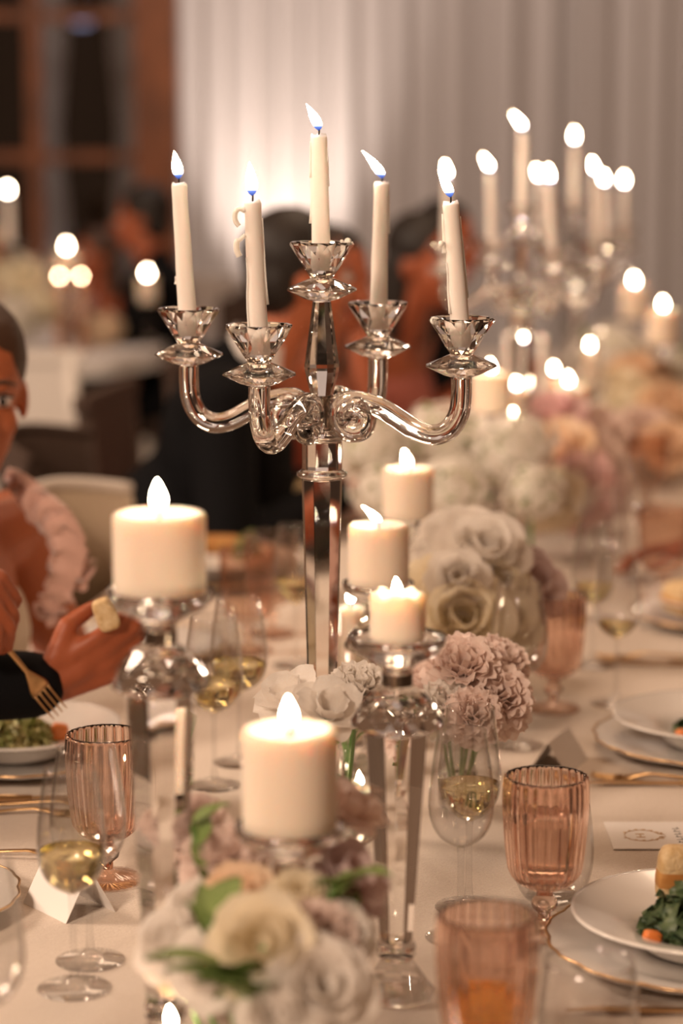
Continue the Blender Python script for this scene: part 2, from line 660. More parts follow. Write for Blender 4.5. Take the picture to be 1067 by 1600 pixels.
# ------------------------------------------------------------------ the long table and its cloth
Y0, Y1, HW = 1.42, 8.4, 0.64
mid = Vector((table_x((Y0 + Y1) / 2), (Y0 + Y1) / 2, 0))
LEN = (Y1 - Y0) / math.cos(TDIR)
tb = thing('banquet_table', 'long banquet table hidden under the ivory woven cloth', 'table', mid, -TDIR)
MB().box(0, 0, TABLE - 0.022, 2 * HW - 0.02, LEN - 0.02, 0.034).build('tabletop', M_CHAIRW, tb, smooth=False)
for sx in (-1, 1):
    for sy in (-1, -0.33, 0.33, 1):
        MB().box(sx * 0.48, sy * (LEN / 2 - 0.25), (TABLE - 0.04) / 2, 0.05, 0.05, TABLE - 0.04).build('leg', M_CHAIRW, tb, smooth=False)


def draped_cloth(outline, drop, seed, wave=0.012):
    """top + rippled skirt; outline is a closed list of (x, y) round the top edge"""
    rnd = random.Random(seed)
    n = len(outline)
    vs = [(0, 0, 0)]
    fs = []
    rings = 5
    s = 0
    for j in range(rings + 1):
        for i, (x, y) in enumerate(outline):
            nx, ny = outline[(i + 1) % n][1] - outline[i - 1][1], outline[i - 1][0] - outline[(i + 1) % n][0]
            L = math.hypot(nx, ny) or 1
            nx, ny = nx / L, ny / L
            if j == 0:
                vs.append((x, y, 0))
            elif j == 1:
                vs.append((x + nx * 0.006, y + ny * 0.006, -0.006))
            else:
                f = (j - 1) / (rings - 1)
                w = wave * f * (1 + math.sin(i * 0.9) + 0.6 * math.sin(i * 0.37 + 1.3))
                vs.append((x + nx * (0.008 + w), y + ny * (0.008 + w), -0.006 - f * drop))
    for i in range(n):
        fs.append((0, 1 + i, 1 + (i + 1) % n))
    for j in range(rings):
        for i in range(n):
            a = 1 + j * n + i
            b = 1 + j * n + (i + 1) % n
            fs.append((a, a + n, b + n, b))
    return vs, fs


out = []
N1, N2 = 40, 200
for i in range(N1):
    out.append((-HW + 2 * HW * i / N1, -LEN / 2))
for i in range(N2):
    out.append((HW, -LEN / 2 + LEN * i / N2))
for i in range(N1):
    out.append((HW - 2 * HW * i / N1, LEN / 2))
for i in range(N2):
    out.append((-HW, LEN / 2 - LEN * i / N2))
v, f = draped_cloth(out, 0.24, 3)
f = [tuple(reversed(q)) if len(q) == 3 and False else q for q in f]
cl = MB().add(v, f).build('tablecloth', M_CLOTH, smooth=True, loc=(mid.x, mid.y, TABLE), rot=(0, 0, -TDIR))
smooth_by_angle(cl, 40)
tag(cl, 'ivory woven tablecloth spread over the long banquet table', 'tablecloth')

# ================================================================== flames and candles
FL = {}


def flame_mesh(w, h, lean):
    key = (w, h, lean)
    if key in FL:
        return FL[key]
    prof = []
    for i in range(13):
        s = i / 12
        r = w / 2 * (math.sin(PI * s ** 0.75) ** 0.85) * (1 - 0.25 * s) if 0 < i < 12 else 0
        prof.append((r, h * s))
    b = MB().lathe(prof, 12)
    b.v = [Vector((p.x + lean * (p.z / h) ** 1.6 * h, p.y, p.z)) for p in b.v]
    FL[key] = b.mesh('flame', M_FLAME)
    return FL[key]


def wick_part(root, z, h=0.010, r=0.0011):
    MB().tube([(0, 0, z - 0.004), (0.0006, 0, z + h * 0.6), (-0.0012, 0, z + h)], r, 6).build('wick', M_WICK, root)


def taper(loc, h, label, tilt=(0, 0), lit=True, lean=-0.35, fl=(0.0130, 0.032), drips=(), lumps=(), seed=0, r0=0.0108, r1=0.0085,
          group=None, detail=True):
    """taper candle standing at loc; tilt = horizontal shift of the top in metres (x, y)"""
    t = thing('taper_candle', label, 'candle', loc, 0, group)
    ax = Vector((tilt[0], tilt[1], h)).normalized()
    t.rotation_euler = Vector((0, 0, 1)).rotation_difference(ax).to_euler()
    rnd = random.Random(seed)
    seg = 18
    jag = [rnd.uniform(-0.5, 1) for _ in range(seg)]
    prof = [(0, 0), (r0, 0)]
    for i in range(1, 9):
        s = i / 9
        prof.append((r0 + (r1 - r0) * s, h * s))
    prof += [(r1 * 1.06, h - 0.003), (r1 * 0.95, h), (r1 * 0.6, h - 0.003), (0, h - 0.004)]
    b = MB().lathe(prof, seg, rib=lambda a, i: 1 + 0.02 * math.sin(3 * a + i * 1.7 + seed))
    if detail:
        for p in b.v:
            if p.z > h - 0.0015:
                k = int((math.atan2(p.y, p.x) / (2 * PI) * seg)) % seg
                p.z += 0.0022 * jag[k]
    b.build('wax_body', M_TAPERWAX, t)
    wick_part(t, h)
    if lit:
        link('flame', flame_mesh(fl[0], fl[1], lean), t, (0, 0, h + 0.0045), (0, 0, rnd.uniform(-0.4, 0.4)))
    for (ang, z0, z1, rr) in drips:
        pts = []
        n = 7
        for i in range(n):
            z = z0 + (z1 - z0) * i / (n - 1)
            rad = r0 + (r1 - r0) * z / h + 0.0006
            a = ang + 0.12 * math.sin(i * 1.3)
            pts.append((rad * math.cos(a), rad * math.sin(a), z))
        MB().tube(pts, [rr * (0.6 + 0.5 * i / n + (0.5 if i == n - 1 else 0)) for i in range(n)], 8).build('wax_drip', M_DRIP, t)
    for (x, y, z, rr) in lumps:
        b = MB()
        for k in range(3):
            b.ball((x + rnd.uniform(-1, 1) * rr, y + rnd.uniform(-1, 1) * rr * 0.5, z + rnd.uniform(0, 0.4) * rr), rr * rnd.uniform(0.5, 0.9), 8, 5)
        b.build('wax_lump', M_DRIP, t)
    return t


def pillar(loc, r, h, label, lean=-0.1, fl=(0.013, 0.026), lit=True, ragged=0.0, seed=0, group=None):
    t = thing('pillar_candle', label, 'candle', loc, 0, group)
    e = 0.004
    prof = [(0, 0), (r - 0.002, 0), (r, 0.002)]
    prof += [(r, h * k / 6) for k in range(1, 6)]
    prof += [(r, h - e), (r - e * 0.3, h - e * 0.3), (r - e, h), (r - e * 2, h - 0.0008), (r * 0.6, h - 0.003), (r * 0.25, h - 0.0055), (0, h - 0.006)]
    b = MB().lathe(prof, 40, rib=lambda a, i: 1 + 0.004 * math.sin(2 * a + seed))
    if ragged:
        for p in b.v:
            q = math.hypot(p.x, p.y)
            if p.z > h - 0.006 and q > r * 0.7:
                a = math.atan2(p.y, p.x)
                p.z += ragged * (math.sin(5 * a + seed) * 0.5 + 0.5 * math.sin(9 * a + 2 * seed) + 0.4)
            elif p.z > h - 0.02 and q < r * 0.7:
                p.z -= ragged
    b.build('wax_body', M_WAX, t)
    z = h - 0.006 - ragged
    wick_part(t, z, 0.011, 0.0013)
    if lit:
        link('flame', flame_mesh(fl[0], fl[1], lean), t, (0, 0, z + 0.006), (0, 0, random.uniform(-0.5, 0.5)))
    return t


# ================================================================== crystal candelabra
def flat_lathe(prof, n, name, parent, mat=M_CRYSTAL, loc=None, off=0.0, rot=None):
    return MB().lathe(prof, n, off=off).build(name, mat, parent, smooth=False, loc=loc, rot=rot)


CUP = [(0, 0), (0.0125, 0), (0.0185, 0.009), (0.0270, 0.0225), (0.0360, 0.0365), (0.0350, 0.0395), (0.0315, 0.0392), (0.0145, 0.0130), (0.0128, 0.0095), (0, 0.0095)]
SAUCER = [(0, -0.0125), (0.012, -0.0125), (0.020, -0.0100), (0.0388, -0.0012), (0.0392, 0.0008), (0.022, 0.0085), (0.0125, 0.0125), (0, 0.0125)]
ARM_ANG = [-23, 67, 157, 247]     # right front, right back, left back, left front (world degrees)
ARM_R = 0.165
ARM_SAUCER = 0.548
TOP_SAUCER = 0.626


def arm_path():
    pts = []
    # inner scroll
    c = Vector((0.040, 0.484))
    for k in range(0, 15):
        a = R(-200 + k * 32)
        rr = 0.0075 + 0.0135 * k / 14
        pts.append((c.x + rr * math.cos(-a), 0, c.y + rr * math.sin(-a)))
    outer = [(0.068, 0.498), (0.090, 0.487), (0.112, 0.475), (0.134, 0.4705), (0.152, 0.4785), (0.1625, 0.496), (0.165, 0.515), (0.165, 0.537)]
    pts += [(x, 0, z) for x, z in outer]
    return spline(pts[::2][:-4] + [(x, 0, z) for x, z in outer], 6)


def candelabra(label, loc, rotz):
    t = thing('crystal_candelabra', label, 'candelabra', loc, rotz, 'crystal candelabras down the table')
    flat_lathe([(0, 0), (0.062, 0), (0.064, 0.006), (0.058, 0.014), (0.030, 0.036), (0.020, 0.048), (0.018, 0.056), (0, 0.056)], 8, 'base', t, M_BASE, (0, 0, 0.0002))
    flat_lathe([(0, 0.0562), (0.022, 0.0562), (0.026, 0.063), (0.022, 0.070), (0, 0.070)], 12, 'lower_ring', t)
    flat_lathe([(0, 0.0702), (0.0135, 0.0702), (0.0150, 0.078), (0.0245, 0.414), (0, 0.414)], 8, 'column', t, off=0.5)
    MB().lathe([(0, 0.4142), (0.022, 0.4142), (0.0285, 0.4185), (0.0285, 0.4215), (0.022, 0.4258), (0, 0.4258)], 28).build('middle_ring', M_CRYSTAL, t)
    flat_lathe([(0, 0.426), (0.0225, 0.426), (0.0225, 0.456), (0, 0.456)], 10, 'upper_column', t)
    MB().lathe([(0, 0.4562), (0.021, 0.4562), (0.0275, 0.4605), (0.0275, 0.4635), (0.020, 0.4690), (0, 0.4690)], 28).build('upper_ring', M_CRYSTAL, t)
    h = MB().lathe([(0, 0.4692), (0.0115, 0.4692), (0.0120, 0.4705), (0.0120, 0.505), (0.0128, 0.506), (0.0128, 0.5085), (0, 0.5085)], 28).build('metal_hub', M_CHROME, t)
    smooth_by_angle(h)
    h['label'] = 'polished nickel hub'
    flat_lathe([(0, 0.5087), (0.0125, 0.5087), (0.0190, 0.536), (0.0195, 0.540), (0.0100, 0.6125), (0, 0.6125)], 10, 'finial', t)
    path = arm_path()
    me = MB().tube(path, 0.0115, 14).mesh('arm', M_CRYSTAL)
    cup = MB().facet(CUP, 10, split=5).mesh('candle_cup', M_CRYSTAL, False)
    sau = MB().facet(SAUCER, 12).mesh('saucer', M_CRYSTAL, False)
    for a in ARM_ANG:
        link('arm', me, t, (0, 0, 0), (0, 0, R(a)))
        x, y = ARM_R * math.cos(R(a)), ARM_R * math.sin(R(a))
        link('saucer', sau, t, (x, y, ARM_SAUCER), (0, 0, R(a + 9)))
        link('candle_cup', cup, t, (x, y, ARM_SAUCER + 0.0127), (0, 0, R(a + 20)))
    link('saucer', sau, t, (0, 0, TOP_SAUCER), (0, 0, 0.2))
    link('candle_cup', cup, t, (0, 0, TOP_SAUCER + 0.0127), (0, 0, 0.5))
    return t


GAP = Vector((0, 0, 0.0007))      # glass stands a hair above the weave
CUPZ = 0.0127 + 0.0098


def cup_point(loc, rotz, k, s=1.0):
    """candle seat of arm k, or of the top (k = 4)"""
    if k == 4:
        return Vector((loc[0], loc[1], TABLE + s * (TOP_SAUCER + CUPZ)))
    a = R(ARM_ANG[k]) + rotz
    return Vector((loc[0] + s * ARM_R * math.cos(a), loc[1] + s * ARM_R * math.sin(a), TABLE + s * (ARM_SAUCER + CUPZ)))


c1 = at_depth(503, 1085, 2.70)
c1 = Vector((c1.x, 2.678, TABLE))
cand1 = candelabra('large crystal candelabra in focus in the middle of the picture', c1, 0)
A = lambda k: cup_point(c1, 0, k)
taper(A(0), 0.154, 'leaning taper on the right front arm of the near candelabra', (-0.013, 0), seed=1, lean=-0.38,
      drips=((PI * 0.95, 0.142, 0.10, 0.0028), (0.2, 0.138, 0.05, 0.0012), (PI * 1.1, 0.09, 0.035, 0.0013)),
      lumps=((-0.010, -0.004, 0.110, 0.004), (-0.022, -0.010, 0.028, 0.006)))
taper(A(1), 0.168, 'taper on the right rear arm of the near candelabra', (0.004, 0), seed=2, lean=-0.75,
      drips=((0.0, 0.155, 0.11, 0.0011),), lumps=((0.018, -0.012, 0.027, 0.004),))
taper(A(2), 0.170, 'clean straight taper on the left rear arm of the near candelabra', (-0.009, 0), seed=3, lean=-0.1,
      drips=((PI * 1.0, 0.066, 0.058, 0.0014),))
t4 = taper(A(3), 0.158, 'taper with curling wax drips on the left front arm', (-0.006, 0), seed=4, lean=-0.04, fl=(0.0140, 0.036),
           drips=((-0.1, 0.14, 0.05, 0.0013), (PI * 1.15, 0.10, 0.02, 0.0012)), lumps=((-0.020, -0.014, 0.027, 0.006),))
MB().tube(spline([(-0.008, -0.002, 0.148), (-0.014, -0.003, 0.1505), (-0.0185, -0.003, 0.146), (-0.0185, -0.003, 0.138), (-0.015, -0.003, 0.1325)], 5),
          0.0027, 8).build('wax_curl', M_DRIP, t4)
MB().tube(spline([(-0.009, -0.002, 0.123), (-0.014, -0.003, 0.119), (-0.0180, -0.003, 0.116), (-0.0185, -0.003, 0.108), (-0.0160, -0.003, 0.101)], 5),
          [0.0022] * 8 + [0.0032] * 12 + [0.0034], 8).build('wax_curl', M_DRIP, t4)
taper(A(4), 0.146, 'tall central taper on top of the near candelabra', (-0.003, 0), seed=5, lean=-0.45, fl=(0.0130, 0.030),
      drips=((PI, 0.14, 0.10, 0.0014), (2.8, 0.13, 0.05, 0.0018), (0.3, 0.14, 0.09, 0.001)), lumps=((0.026, -0.012, 0.030, 0.0045),))

c2 = at_depth(815, 400, 4.72)
c2 = Vector((c2.x, c2.y, TABLE))
c3 = at_depth(896, 400, 5.95)
c3 = Vector((c3.x, c3.y, TABLE))
for (cc, rz, lab, who, hs, leans, sc_) in (
        (c2, R(41), 'blurred crystal candelabra beyond the white roses, nearer of the two far ones', 'second candelabra',
         (0.155, 0.16, 0.15, 0.145, 0.168), (-0.2, -0.5, -0.2, -0.1, -0.7), 0.95),
        (c3, R(50), 'blurred crystal candelabra farthest down the table', 'farthest candelabra', (0.125, 0.14, 0.14, 0.135, 0.163),
         (0.0, -0.3, -0.1, -0.2, 0.0), 0.90)):
    n = copy_tree(cand1)
    n.location = cc
    n.rotation_euler = (0, 0, rz)
    n.scale = (sc_,) * 3
    n['label'] = lab
    for k in range(5):
        spot_name = ('right front arm', 'right rear arm', 'left rear arm', 'left front arm', 'top')[k]
        taper(cup_point(cc, rz, k, sc_), hs[k], 'blurred lit taper on the %s of the %s' % (spot_name, who),
              (random.uniform(-0.008, 0.006), 0), seed=20 + k, lean=leans[k], fl=(0.012, 0.032), detail=False)


# ================================================================== crystal pillar holders
def holder(loc, H, label, rotz=0.2, pr=0.044):
    t = thing('crystal_candle_holder', label, 'candle holder', loc, rotz, 'crystal candle holders')
    flat_lathe([(0, 0), (0.037, 0), (0.038, 0.004), (0.030, 0.014), (0.0165, 0.034), (0.0150, 0.038), (0, 0.038)], 8, 'base', t, M_BASE, (0, 0, 0.0004))
    MB().lathe([(0, 0.0382), (0.0165, 0.0382), (0.0185, 0.042), (0.0185, 0.050), (0.0165, 0.054), (0, 0.054)], 24).build('lower_collar', M_CRYSTAL, t)
    zc = H - 0.082
    flat_lathe([(0, 0.0542), (0.0150, 0.0542), (0.0175, 0.060), (0.0325, zc - 0.003), (0, zc - 0.003)], 6, 'column', t, off=0.25)
    s = MB().facet([(0, zc - 0.0028), (0.0325, zc - 0.0028), (0.0425, zc + 0.002), (0.0430, zc + 0.006), (0.036, zc + 0.020), (0.024, zc + 0.034), (0.0145, zc + 0.040), (0, zc + 0.040)], 12)
    s.build('shoulder', M_CRYSTAL, t, smooth=False)
    n = MB().lathe([(0, zc + 0.0402), (0.0145, zc + 0.0402), (0.0145, zc + 0.0515), (0, zc + 0.0515)], 24).build('metal_collar', M_CHROME, t)
    smooth_by_angle(n)
    MB().lathe([(0, zc + 0.0517), (0.014, zc + 0.0517), (0.016, zc + 0.058), (0.024, H - 0.018), (0.038, H - 0.012), (pr, H - 0.004), (pr + 0.001, H + 0.004),
                (pr - 0.0015, H + 0.0045), (pr - 0.003, H - 0.0005), (0, H - 0.0005)], 36).build('plate', M_CRYSTAL, t)
    return t


def holder_with_pillar(px, y_top, y_bot, t, r, lab_h, lab_c, **kw):
    p = at_depth(px, y_bot, t)
    H = p.z - TABLE
    top = at_depth(px, y_top, t).z - TABLE
    base = Vector((p.x, p.y, TABLE))
    holder(base, H, lab_h, rotz=kw.pop('rotz', 0.2), pr=kw.pop('pr', max(0.044, r + 0.005)))
    pillar(base + Vector((0, 0, H)), r, top - H, lab_c, **kw)
    return base, H


holder_with_pillar(250, 797, 928, 2.05, 0.0395, 'tall clear crystal holder at left with rainbow glints, under wide pillar candle',
                   'wide white pillar candle on the tall crystal holder at left', fl=(0.0145, 0.028), lean=-0.05)
holder_with_pillar(453, 1131, 1296, 2.00, 0.0395, 'short crystal holder sunk among the foreground roses',
                   'tall white pillar candle just above the foreground roses', fl=(0.0145, 0.027), lean=-0.05)
holder_with_pillar(621, 925, 1000, 2.215, 0.0255, 'tapering six-sided crystal holder right of the foreground roses',
                   'small stubby pillar candle with ragged rim on tapering crystal holder', fl=(0.009, 0.018), lean=-0.1, ragged=0.003, seed=3)
holder_with_pillar(591, 816, 914, 3.02, 0.038, 'crystal holder just right of the near candelabra stem',
                   'white pillar candle just right of the near candelabra stem', fl=(0.013, 0.024), lean=-0.9)
holder_with_pillar(637, 729, 812, 3.60, 0.038, 'crystal holder under the pillar below the right glass arm',
                   'white pillar candle below the right arm of the near candelabra', fl=(0.013, 0.026), lean=-0.25)
holder_with_pillar(767, 582, 647, 4.45, 0.038, 'blurred crystal holder with dark column before white flowers',
                   'blurred pillar candle right of the near candelabra right cup', fl=(0.012, 0.024))
holder_with_pillar(888, 602, 650, 5.0, 0.041, 'blurred crystal holder beside the pink flowers', 'blurred wide pillar candle above the pink flowers', fl=(0.013, 0.026))
holder_with_pillar(1035, 484, 540, 5.7, 0.038, 'blurred crystal holder near the right edge', 'blurred pillar candle nearest the right edge', fl=(0.013, 0.028))
holder_with_pillar(990, 446, 500, 6.6, 0.038, 'blurred crystal holder behind the right edge pillar', 'blurred pillar candle right of the farthest candelabra', fl=(0.014, 0.030))


def votive(p, label, h=0.06, r=0.024, wax=0.03, mat=M_GLASS, lit=True, seed=0, fl=(0.010, 0.020)):
    t = thing('votive_candle', label, 'candle', Vector(p) + GAP, 0, 'votive candles in little glasses')
    MB().lathe([(0, 0), (r * 0.86, 0), (r * 0.9, 0.002), (r, h), (r - 0.0016, h), (r * 0.9 - 0.0016, 0.005), (0, 0.005)], 28).build('glass_cup', mat, t)
    MB().lathe([(0, 0.0055), (r * 0.82, 0.0055), (r * 0.84, wax), (r * 0.3, wax - 0.002), (0, wax - 0.002)], 24).build('wax_body', M_WAX, t)
    wick_part(t, wax - 0.002, 0.008, 0.001)
    if lit:
        link('flame', flame_mesh(fl[0], fl[1], -0.1), t, (0, 0, wax + 0.003), (0, 0, seed))
    return t


votive(on_table(563, 1262), 'little glass votive glowing beside the tapering crystal holder', wax=0.022)
p = at_depth(268, 1592, 2.02)
votive(Vector((p.x, p.y, TABLE)), 'votive flame at the bottom edge below the tall holder', h=0.045, wax=p.z - TABLE - 0.012, r=0.022)
for (px, py, t, lab) in ((548, 935, 3.15, 'tall glass votive between near candelabra stem and stubby candle'),
                         (808, 602, 4.75, 'blurred votive flame below the second candelabra'),
                         (803, 650, 4.3, 'blurred votive flame in front of the dark crystal column'),
                         (866, 578, 5.3, 'blurred votive flame left of the wide blurred pillar'),
                         (922, 541, 5.6, 'blurred votive flame above the pink flowers, lower of two'),
                         (939, 523, 6.3, 'blurred votive flame above the pink flowers, upper of two')):
    p = at_depth(px, py, t)
    z = p.z - TABLE
    votive(Vector((p.x, p.y, TABLE)), lab, h=z + 0.01, wax=z - 0.012, r=0.022, fl=(0.011, 0.022))
for (px, y0, y1, t, lab, lit) in ((793, 590, 522, 5.2, 'unlit slim taper left of the lit far taper', False),
                                  (820, 590, 528, 5.2, 'slim lit taper below the second candelabra', True),
                                  (849, 592, 524, 5.2, 'unlit slim taper right of the lit far taper', False)):
    p1 = at_depth(px, y1, t)
    st = thing('glass_candlestick', 'slim clear candlestick under the %s' % lab.replace('slim ', ''), 'candlestick', (p1.x, p1.y, TABLE), 0, 'slim glass candlesticks')
    H = 0.12
    MB().lathe([(0, 0), (0.03, 0), (0.03, 0.004), (0.006, 0.012), (0.005, H - 0.02), (0.014, H - 0.012), (0.014, H), (0, H)], 20).build('stick', M_STEM, st)
    MB().lathe([(0.0135, H), (0.0155, H), (0.0155, H + 0.01), (0.0135, H + 0.01), (0.0135, H)], 20).build('socket_rim', M_STEM, st)
    taper(Vector((p1.x, p1.y, TABLE + H)), p1.z - TABLE - H, 'blurred ' + lab, seed=40, lit=lit, lean=0.0, detail=False)
# dark bronze votive glass with beaded foot among the foreground roses
p = on_table(336, 1556)
vt = thing('beaded_votive_glass', 'dark rose votive glass with gold beaded foot, beside foreground roses', 'votive glass', p)
MB().lathe([(0, 0), (0.030, 0), (0.033, 0.008), (0.036, 0.06), (0.034, 0.06), (0.031, 0.010), (0, 0.008)], 32).build('cup', M_PINK, vt)
bd = MB()
for k in range(30):
    a = 2 * PI * k / 30
    bd.ball((0.0335 * math.cos(a), 0.0335 * math.sin(a), 0.004), 0.003, 8, 5)
bd.build('bead_ring', M_GOLD, vt)


# ================================================================== glassware
WINE_PROF = [(0.0035, 0.094), (0.012, 0.098), (0.0225, 0.106), (0.0295, 0.118), (0.0328, 0.134), (0.0325, 0.150), (0.0300, 0.175), (0.0262, 0.202), (0.0245, 0.215)]
BIG_PROF = [(0.0035, 0.096), (0.014, 0.100), (0.027, 0.109), (0.035, 0.122), (0.0385, 0.139), (0.0380, 0.156), (0.0350, 0.182), (0.0310, 0.208), (0.0290, 0.222)]


def interp(prof, z):
    for (r0, z0), (r1, z1) in zip(prof[:-1], prof[1:]):
        if z0 <= z <= z1:
            return r0 + (r1 - r0) * (z - z0) / (z1 - z0)
    return prof[-1][0]


def refine(prof, n=5):
    return [(p.x, p.z) for p in spline([(r, 0, z) for r, z in prof], n)]


GLASS_MESH = {}


def wine_glass(p, label, fill=None, prof=WINE_PROF, mat=M_WINE, scale=1.0):
    t = thing('wine_glass', label, 'wine glass', Vector(p) + GAP, random.uniform(0, 6), 'stemmed wine glasses')
    t.scale = (scale,) * 3
    key = id(prof)
    if key not in GLASS_MESH:
        pr = refine(prof)
        inner = [(max(r - 0.0011, 0.0005), z + (0.0011 if i < 6 else 0)) for i, (r, z) in enumerate(pr)]
        b = MB().lathe([(0, pr[0][1])] + pr + list(reversed(inner)) + [(0, inner[0][1])], 48)
        z0 = prof[0][1]
        s = MB().lathe([(0, 0), (0.0345, 0), (0.0355, 0.0008), (0.0345, 0.0018), (0.020, 0.0036), (0.0085, 0.0075), (0.0045, 0.014), (0.0034, 0.03),
                        (0.0032, z0 - 0.02), (0.0036, z0 - 0.006), (0.0042, z0 - 0.0002), (0, z0 - 0.0002)], 32)
        GLASS_MESH[key] = (b.mesh('bowl', M_GLASS), s.mesh('stem', M_GLASS))
    bm_, sm_ = GLASS_MESH[key]
    link('bowl', bm_, t)
    link('stem', sm_, t)
    if fill:
        pr = refine(prof)
        top = prof[0][1] + fill
        q = [(r - 0.0016, z) for r, z in pr if z < top and r > 0.004]
        rt = interp(prof, top) - 0.0016
        MB().lathe([(0, q[0][1] + 0.0005)] + q + [(rt, top), (0, top)], 40).build('wine', mat, t)
    return t


GOB_OUT = [(0.010, 0.046), (0.018, 0.048), (0.027, 0.054), (0.0345, 0.063), (0.0372, 0.074), (0.0395, 0.095), (0.0412, 0.118), (0.0420, 0.136), (0.0418, 0.152), (0.0408, 0.163)]
NR = 26


def rib_fn(n, amp):
    return lambda a, i: 1 + amp * abs(math.cos(a * n / 2)) - amp * 0.5


def pink_goblet(p, label, drink=None, level=0.06, mat=None, near=True):
    t = thing('ribbed_goblet', label, 'goblet', Vector(p) + GAP, random.uniform(0, 6), 'blush ribbed goblets')
    m = M_PINK if near else M_PINKTHIN
    key = ('gob', near)
    if key not in GLASS_MESH:
        pr = refine(GOB_OUT, 3)
        no = len(pr)
        inner = [(r - 0.0032, z) for r, z in reversed(pr) if z > 0.058]
        prof = [(0, pr[0][1] - 0.001)] + pr + [(pr[-1][0] - 0.0015, 0.1640)] + inner + [(0, inner[-1][1] - 0.003)]
        fn = rib_fn(NR, 0.085)
        b = MB().lathe(prof, NR * 6, rib=lambda a, i: fn(a, i) if 1 <= i <= no else (1 + 0.25 * (fn(a, i) - 1)))
        s = MB().lathe([(0, 0.013), (0.0062, 0.014), (0.0066, 0.022), (0.0125, 0.027), (0.0135, 0.032), (0.0110, 0.037), (0.0078, 0.041), (0.0100, 0.0448), (0, 0.0448)], 28)
        ff = rib_fn(NR, 0.05)
        ft = MB().lathe([(0, 0), (0.0350, 0), (0.0362, 0.0025), (0.0345, 0.0055), (0.024, 0.0085), (0.013, 0.0115), (0.0068, 0.0128), (0, 0.0128)], NR * 4, rib=lambda a, i: ff(a, i) if i < 5 else 1)
        GLASS_MESH[key] = (b.mesh('bowl', m), s.mesh('knopped_stem', m), ft.mesh('foot', M_PINKTHIN))
    a, b, c = GLASS_MESH[key]
    link('bowl', a, t)
    link('stem', b, t)
    link('foot', c, t)
    if drink:
        pr = refine(GOB_OUT, 3)
        top = 0.064 + level
        q = [(r - 0.0044, z) for r, z in pr if 0.064 < z < top]
        rt = interp(GOB_OUT, top) - 0.0044
        MB().lathe([(0, 0.0635), (q[0][0] * 0.8, 0.0636)] + q + [(rt, top), (0, top)], 40).build('drink', mat, t)
    return t


def tumbler(p, label, scale=1.0):
    t = thing('water_tumbler', label, 'tumbler', Vector(p) + GAP, 0, 'clear stemless tumblers')
    t.scale = (scale,) * 3
    pr = refine([(0.020, 0.0), (0.030, 0.006), (0.0385, 0.022), (0.0430, 0.045), (0.0425, 0.072), (0.0385, 0.105)])
    inner = [(r - 0.0014, z + (0.004 if z < 0.006 else 0)) for r, z in pr]
    MB().lathe([(0, 0)] + pr + list(reversed(inner)) + [(0, inner[0][1])], 44).build('wall', M_GLASS, t)
    MB().lathe([(0, 0.0042), (0.024, 0.0044), (0.027, 0.006), (0.024, 0.0095), (0, 0.008)], 28).build('heavy_base', M_GLASS, t)
    return t


# left foreground
wine_glass(on_table(116, 1546), 'front left wine glass a third full of white wine', fill=0.042)
wine_glass(on_table(141, 1502), 'empty wine glass directly behind the front left white wine', prof=BIG_PROF, scale=0.97)
pink_goblet(on_table(168, 1377), 'blush ribbed goblet at left behind two wine glasses')
p = at_depth(-38, 1372, 1.95)
wine_glass(Vector((p.x, p.y, TABLE)), 'wine glass cut by the bottom left edge', prof=BIG_PROF)
# left middle
wine_glass(on_table(335, 1228), 'wine glass with pale wine right of the tall left holder', fill=0.04, prof=BIG_PROF, scale=0.96)
wine_glass(on_table(374, 1192), 'second wine glass right of the tall left holder, standing farther back', fill=0.04, prof=BIG_PROF, scale=0.96)
pink_goblet(on_table(388, 1020), 'blurred blush goblet left of the near candelabra stem', near=False)
pink_goblet(on_table(424, 992), 'blurred blush goblet touching the near candelabra stem from behind', near=False)
wine_glass(on_table(462, 1040), 'blurred wine glass with golden wine just left of candelabra stem', fill=0.035)
# right
wine_glass(on_table(732, 1419), 'white wine glass right of the tapering crystal holder', fill=0.040)
wine_glass(on_table(719, 1466), 'empty wine glass overlapping the white wine right of the holder')
pink_goblet(on_table(850, 1458), 'sharp blush ribbed goblet of water at right', drink=True, level=0.058, mat=M_WATER)
tumbler(on_table(862, 1408), 'clear tumbler right behind the sharp blush goblet', 1.0)
p = at_depth(762, 1429, 2.0)
pink_goblet(Vector((p.x, p.y, TABLE)), 'blurred foreground blush goblet holding amber drink at bottom right', drink=True, level=0.03, mat=M_AMBER)
p = at_depth(921, 1512, 2.06)
tumbler(Vector((p.x, p.y, TABLE)), 'clear tumbler at the bottom edge before the scalloped charger', 1.0)
pink_goblet(on_table(864, 1110), 'empty blush goblet beside the blush carnations', near=True)
wine_glass(on_table(809, 1166), 'empty wine glass overlapping the goblet by the carnations', prof=BIG_PROF, scale=0.98)
wine_glass(on_table(962, 1100), 'wine glass with little wine left of the plated bread', fill=0.022)
wine_glass(on_table(925, 1040), 'blurred wine glass behind the goblet by the carnations', fill=0.03, mat=M_WINE)
wine_glass(on_table(938, 968), 'blurred wine glass farther back beside the bare forearm', prof=BIG_PROF)
pink_goblet(on_table(1035, 940), 'blurred blush goblet at right edge behind the forearm', near=False)
wine_glass(on_table(985, 900), 'blurred wine glass left of the goblet at right edge')
wine_glass(on_table(905, 880), 'far blurred wine glass in front of the pink flowers')
pink_goblet(on_table(1010, 800), 'far blurred blush goblet under the far flowers', near=False)


# ================================================================== plates, cutlery, cards, food
def scallop(a):
    # bracket-shaped rim: twelve shallow bows meeting in small points
    q = (a * 6 / PI) % 1.0
    return 1 + 0.030 * math.sin(PI * q) - 0.028 * math.exp(-((q - 0.5) / 0.12) ** 2) * 0.6


PL = {}


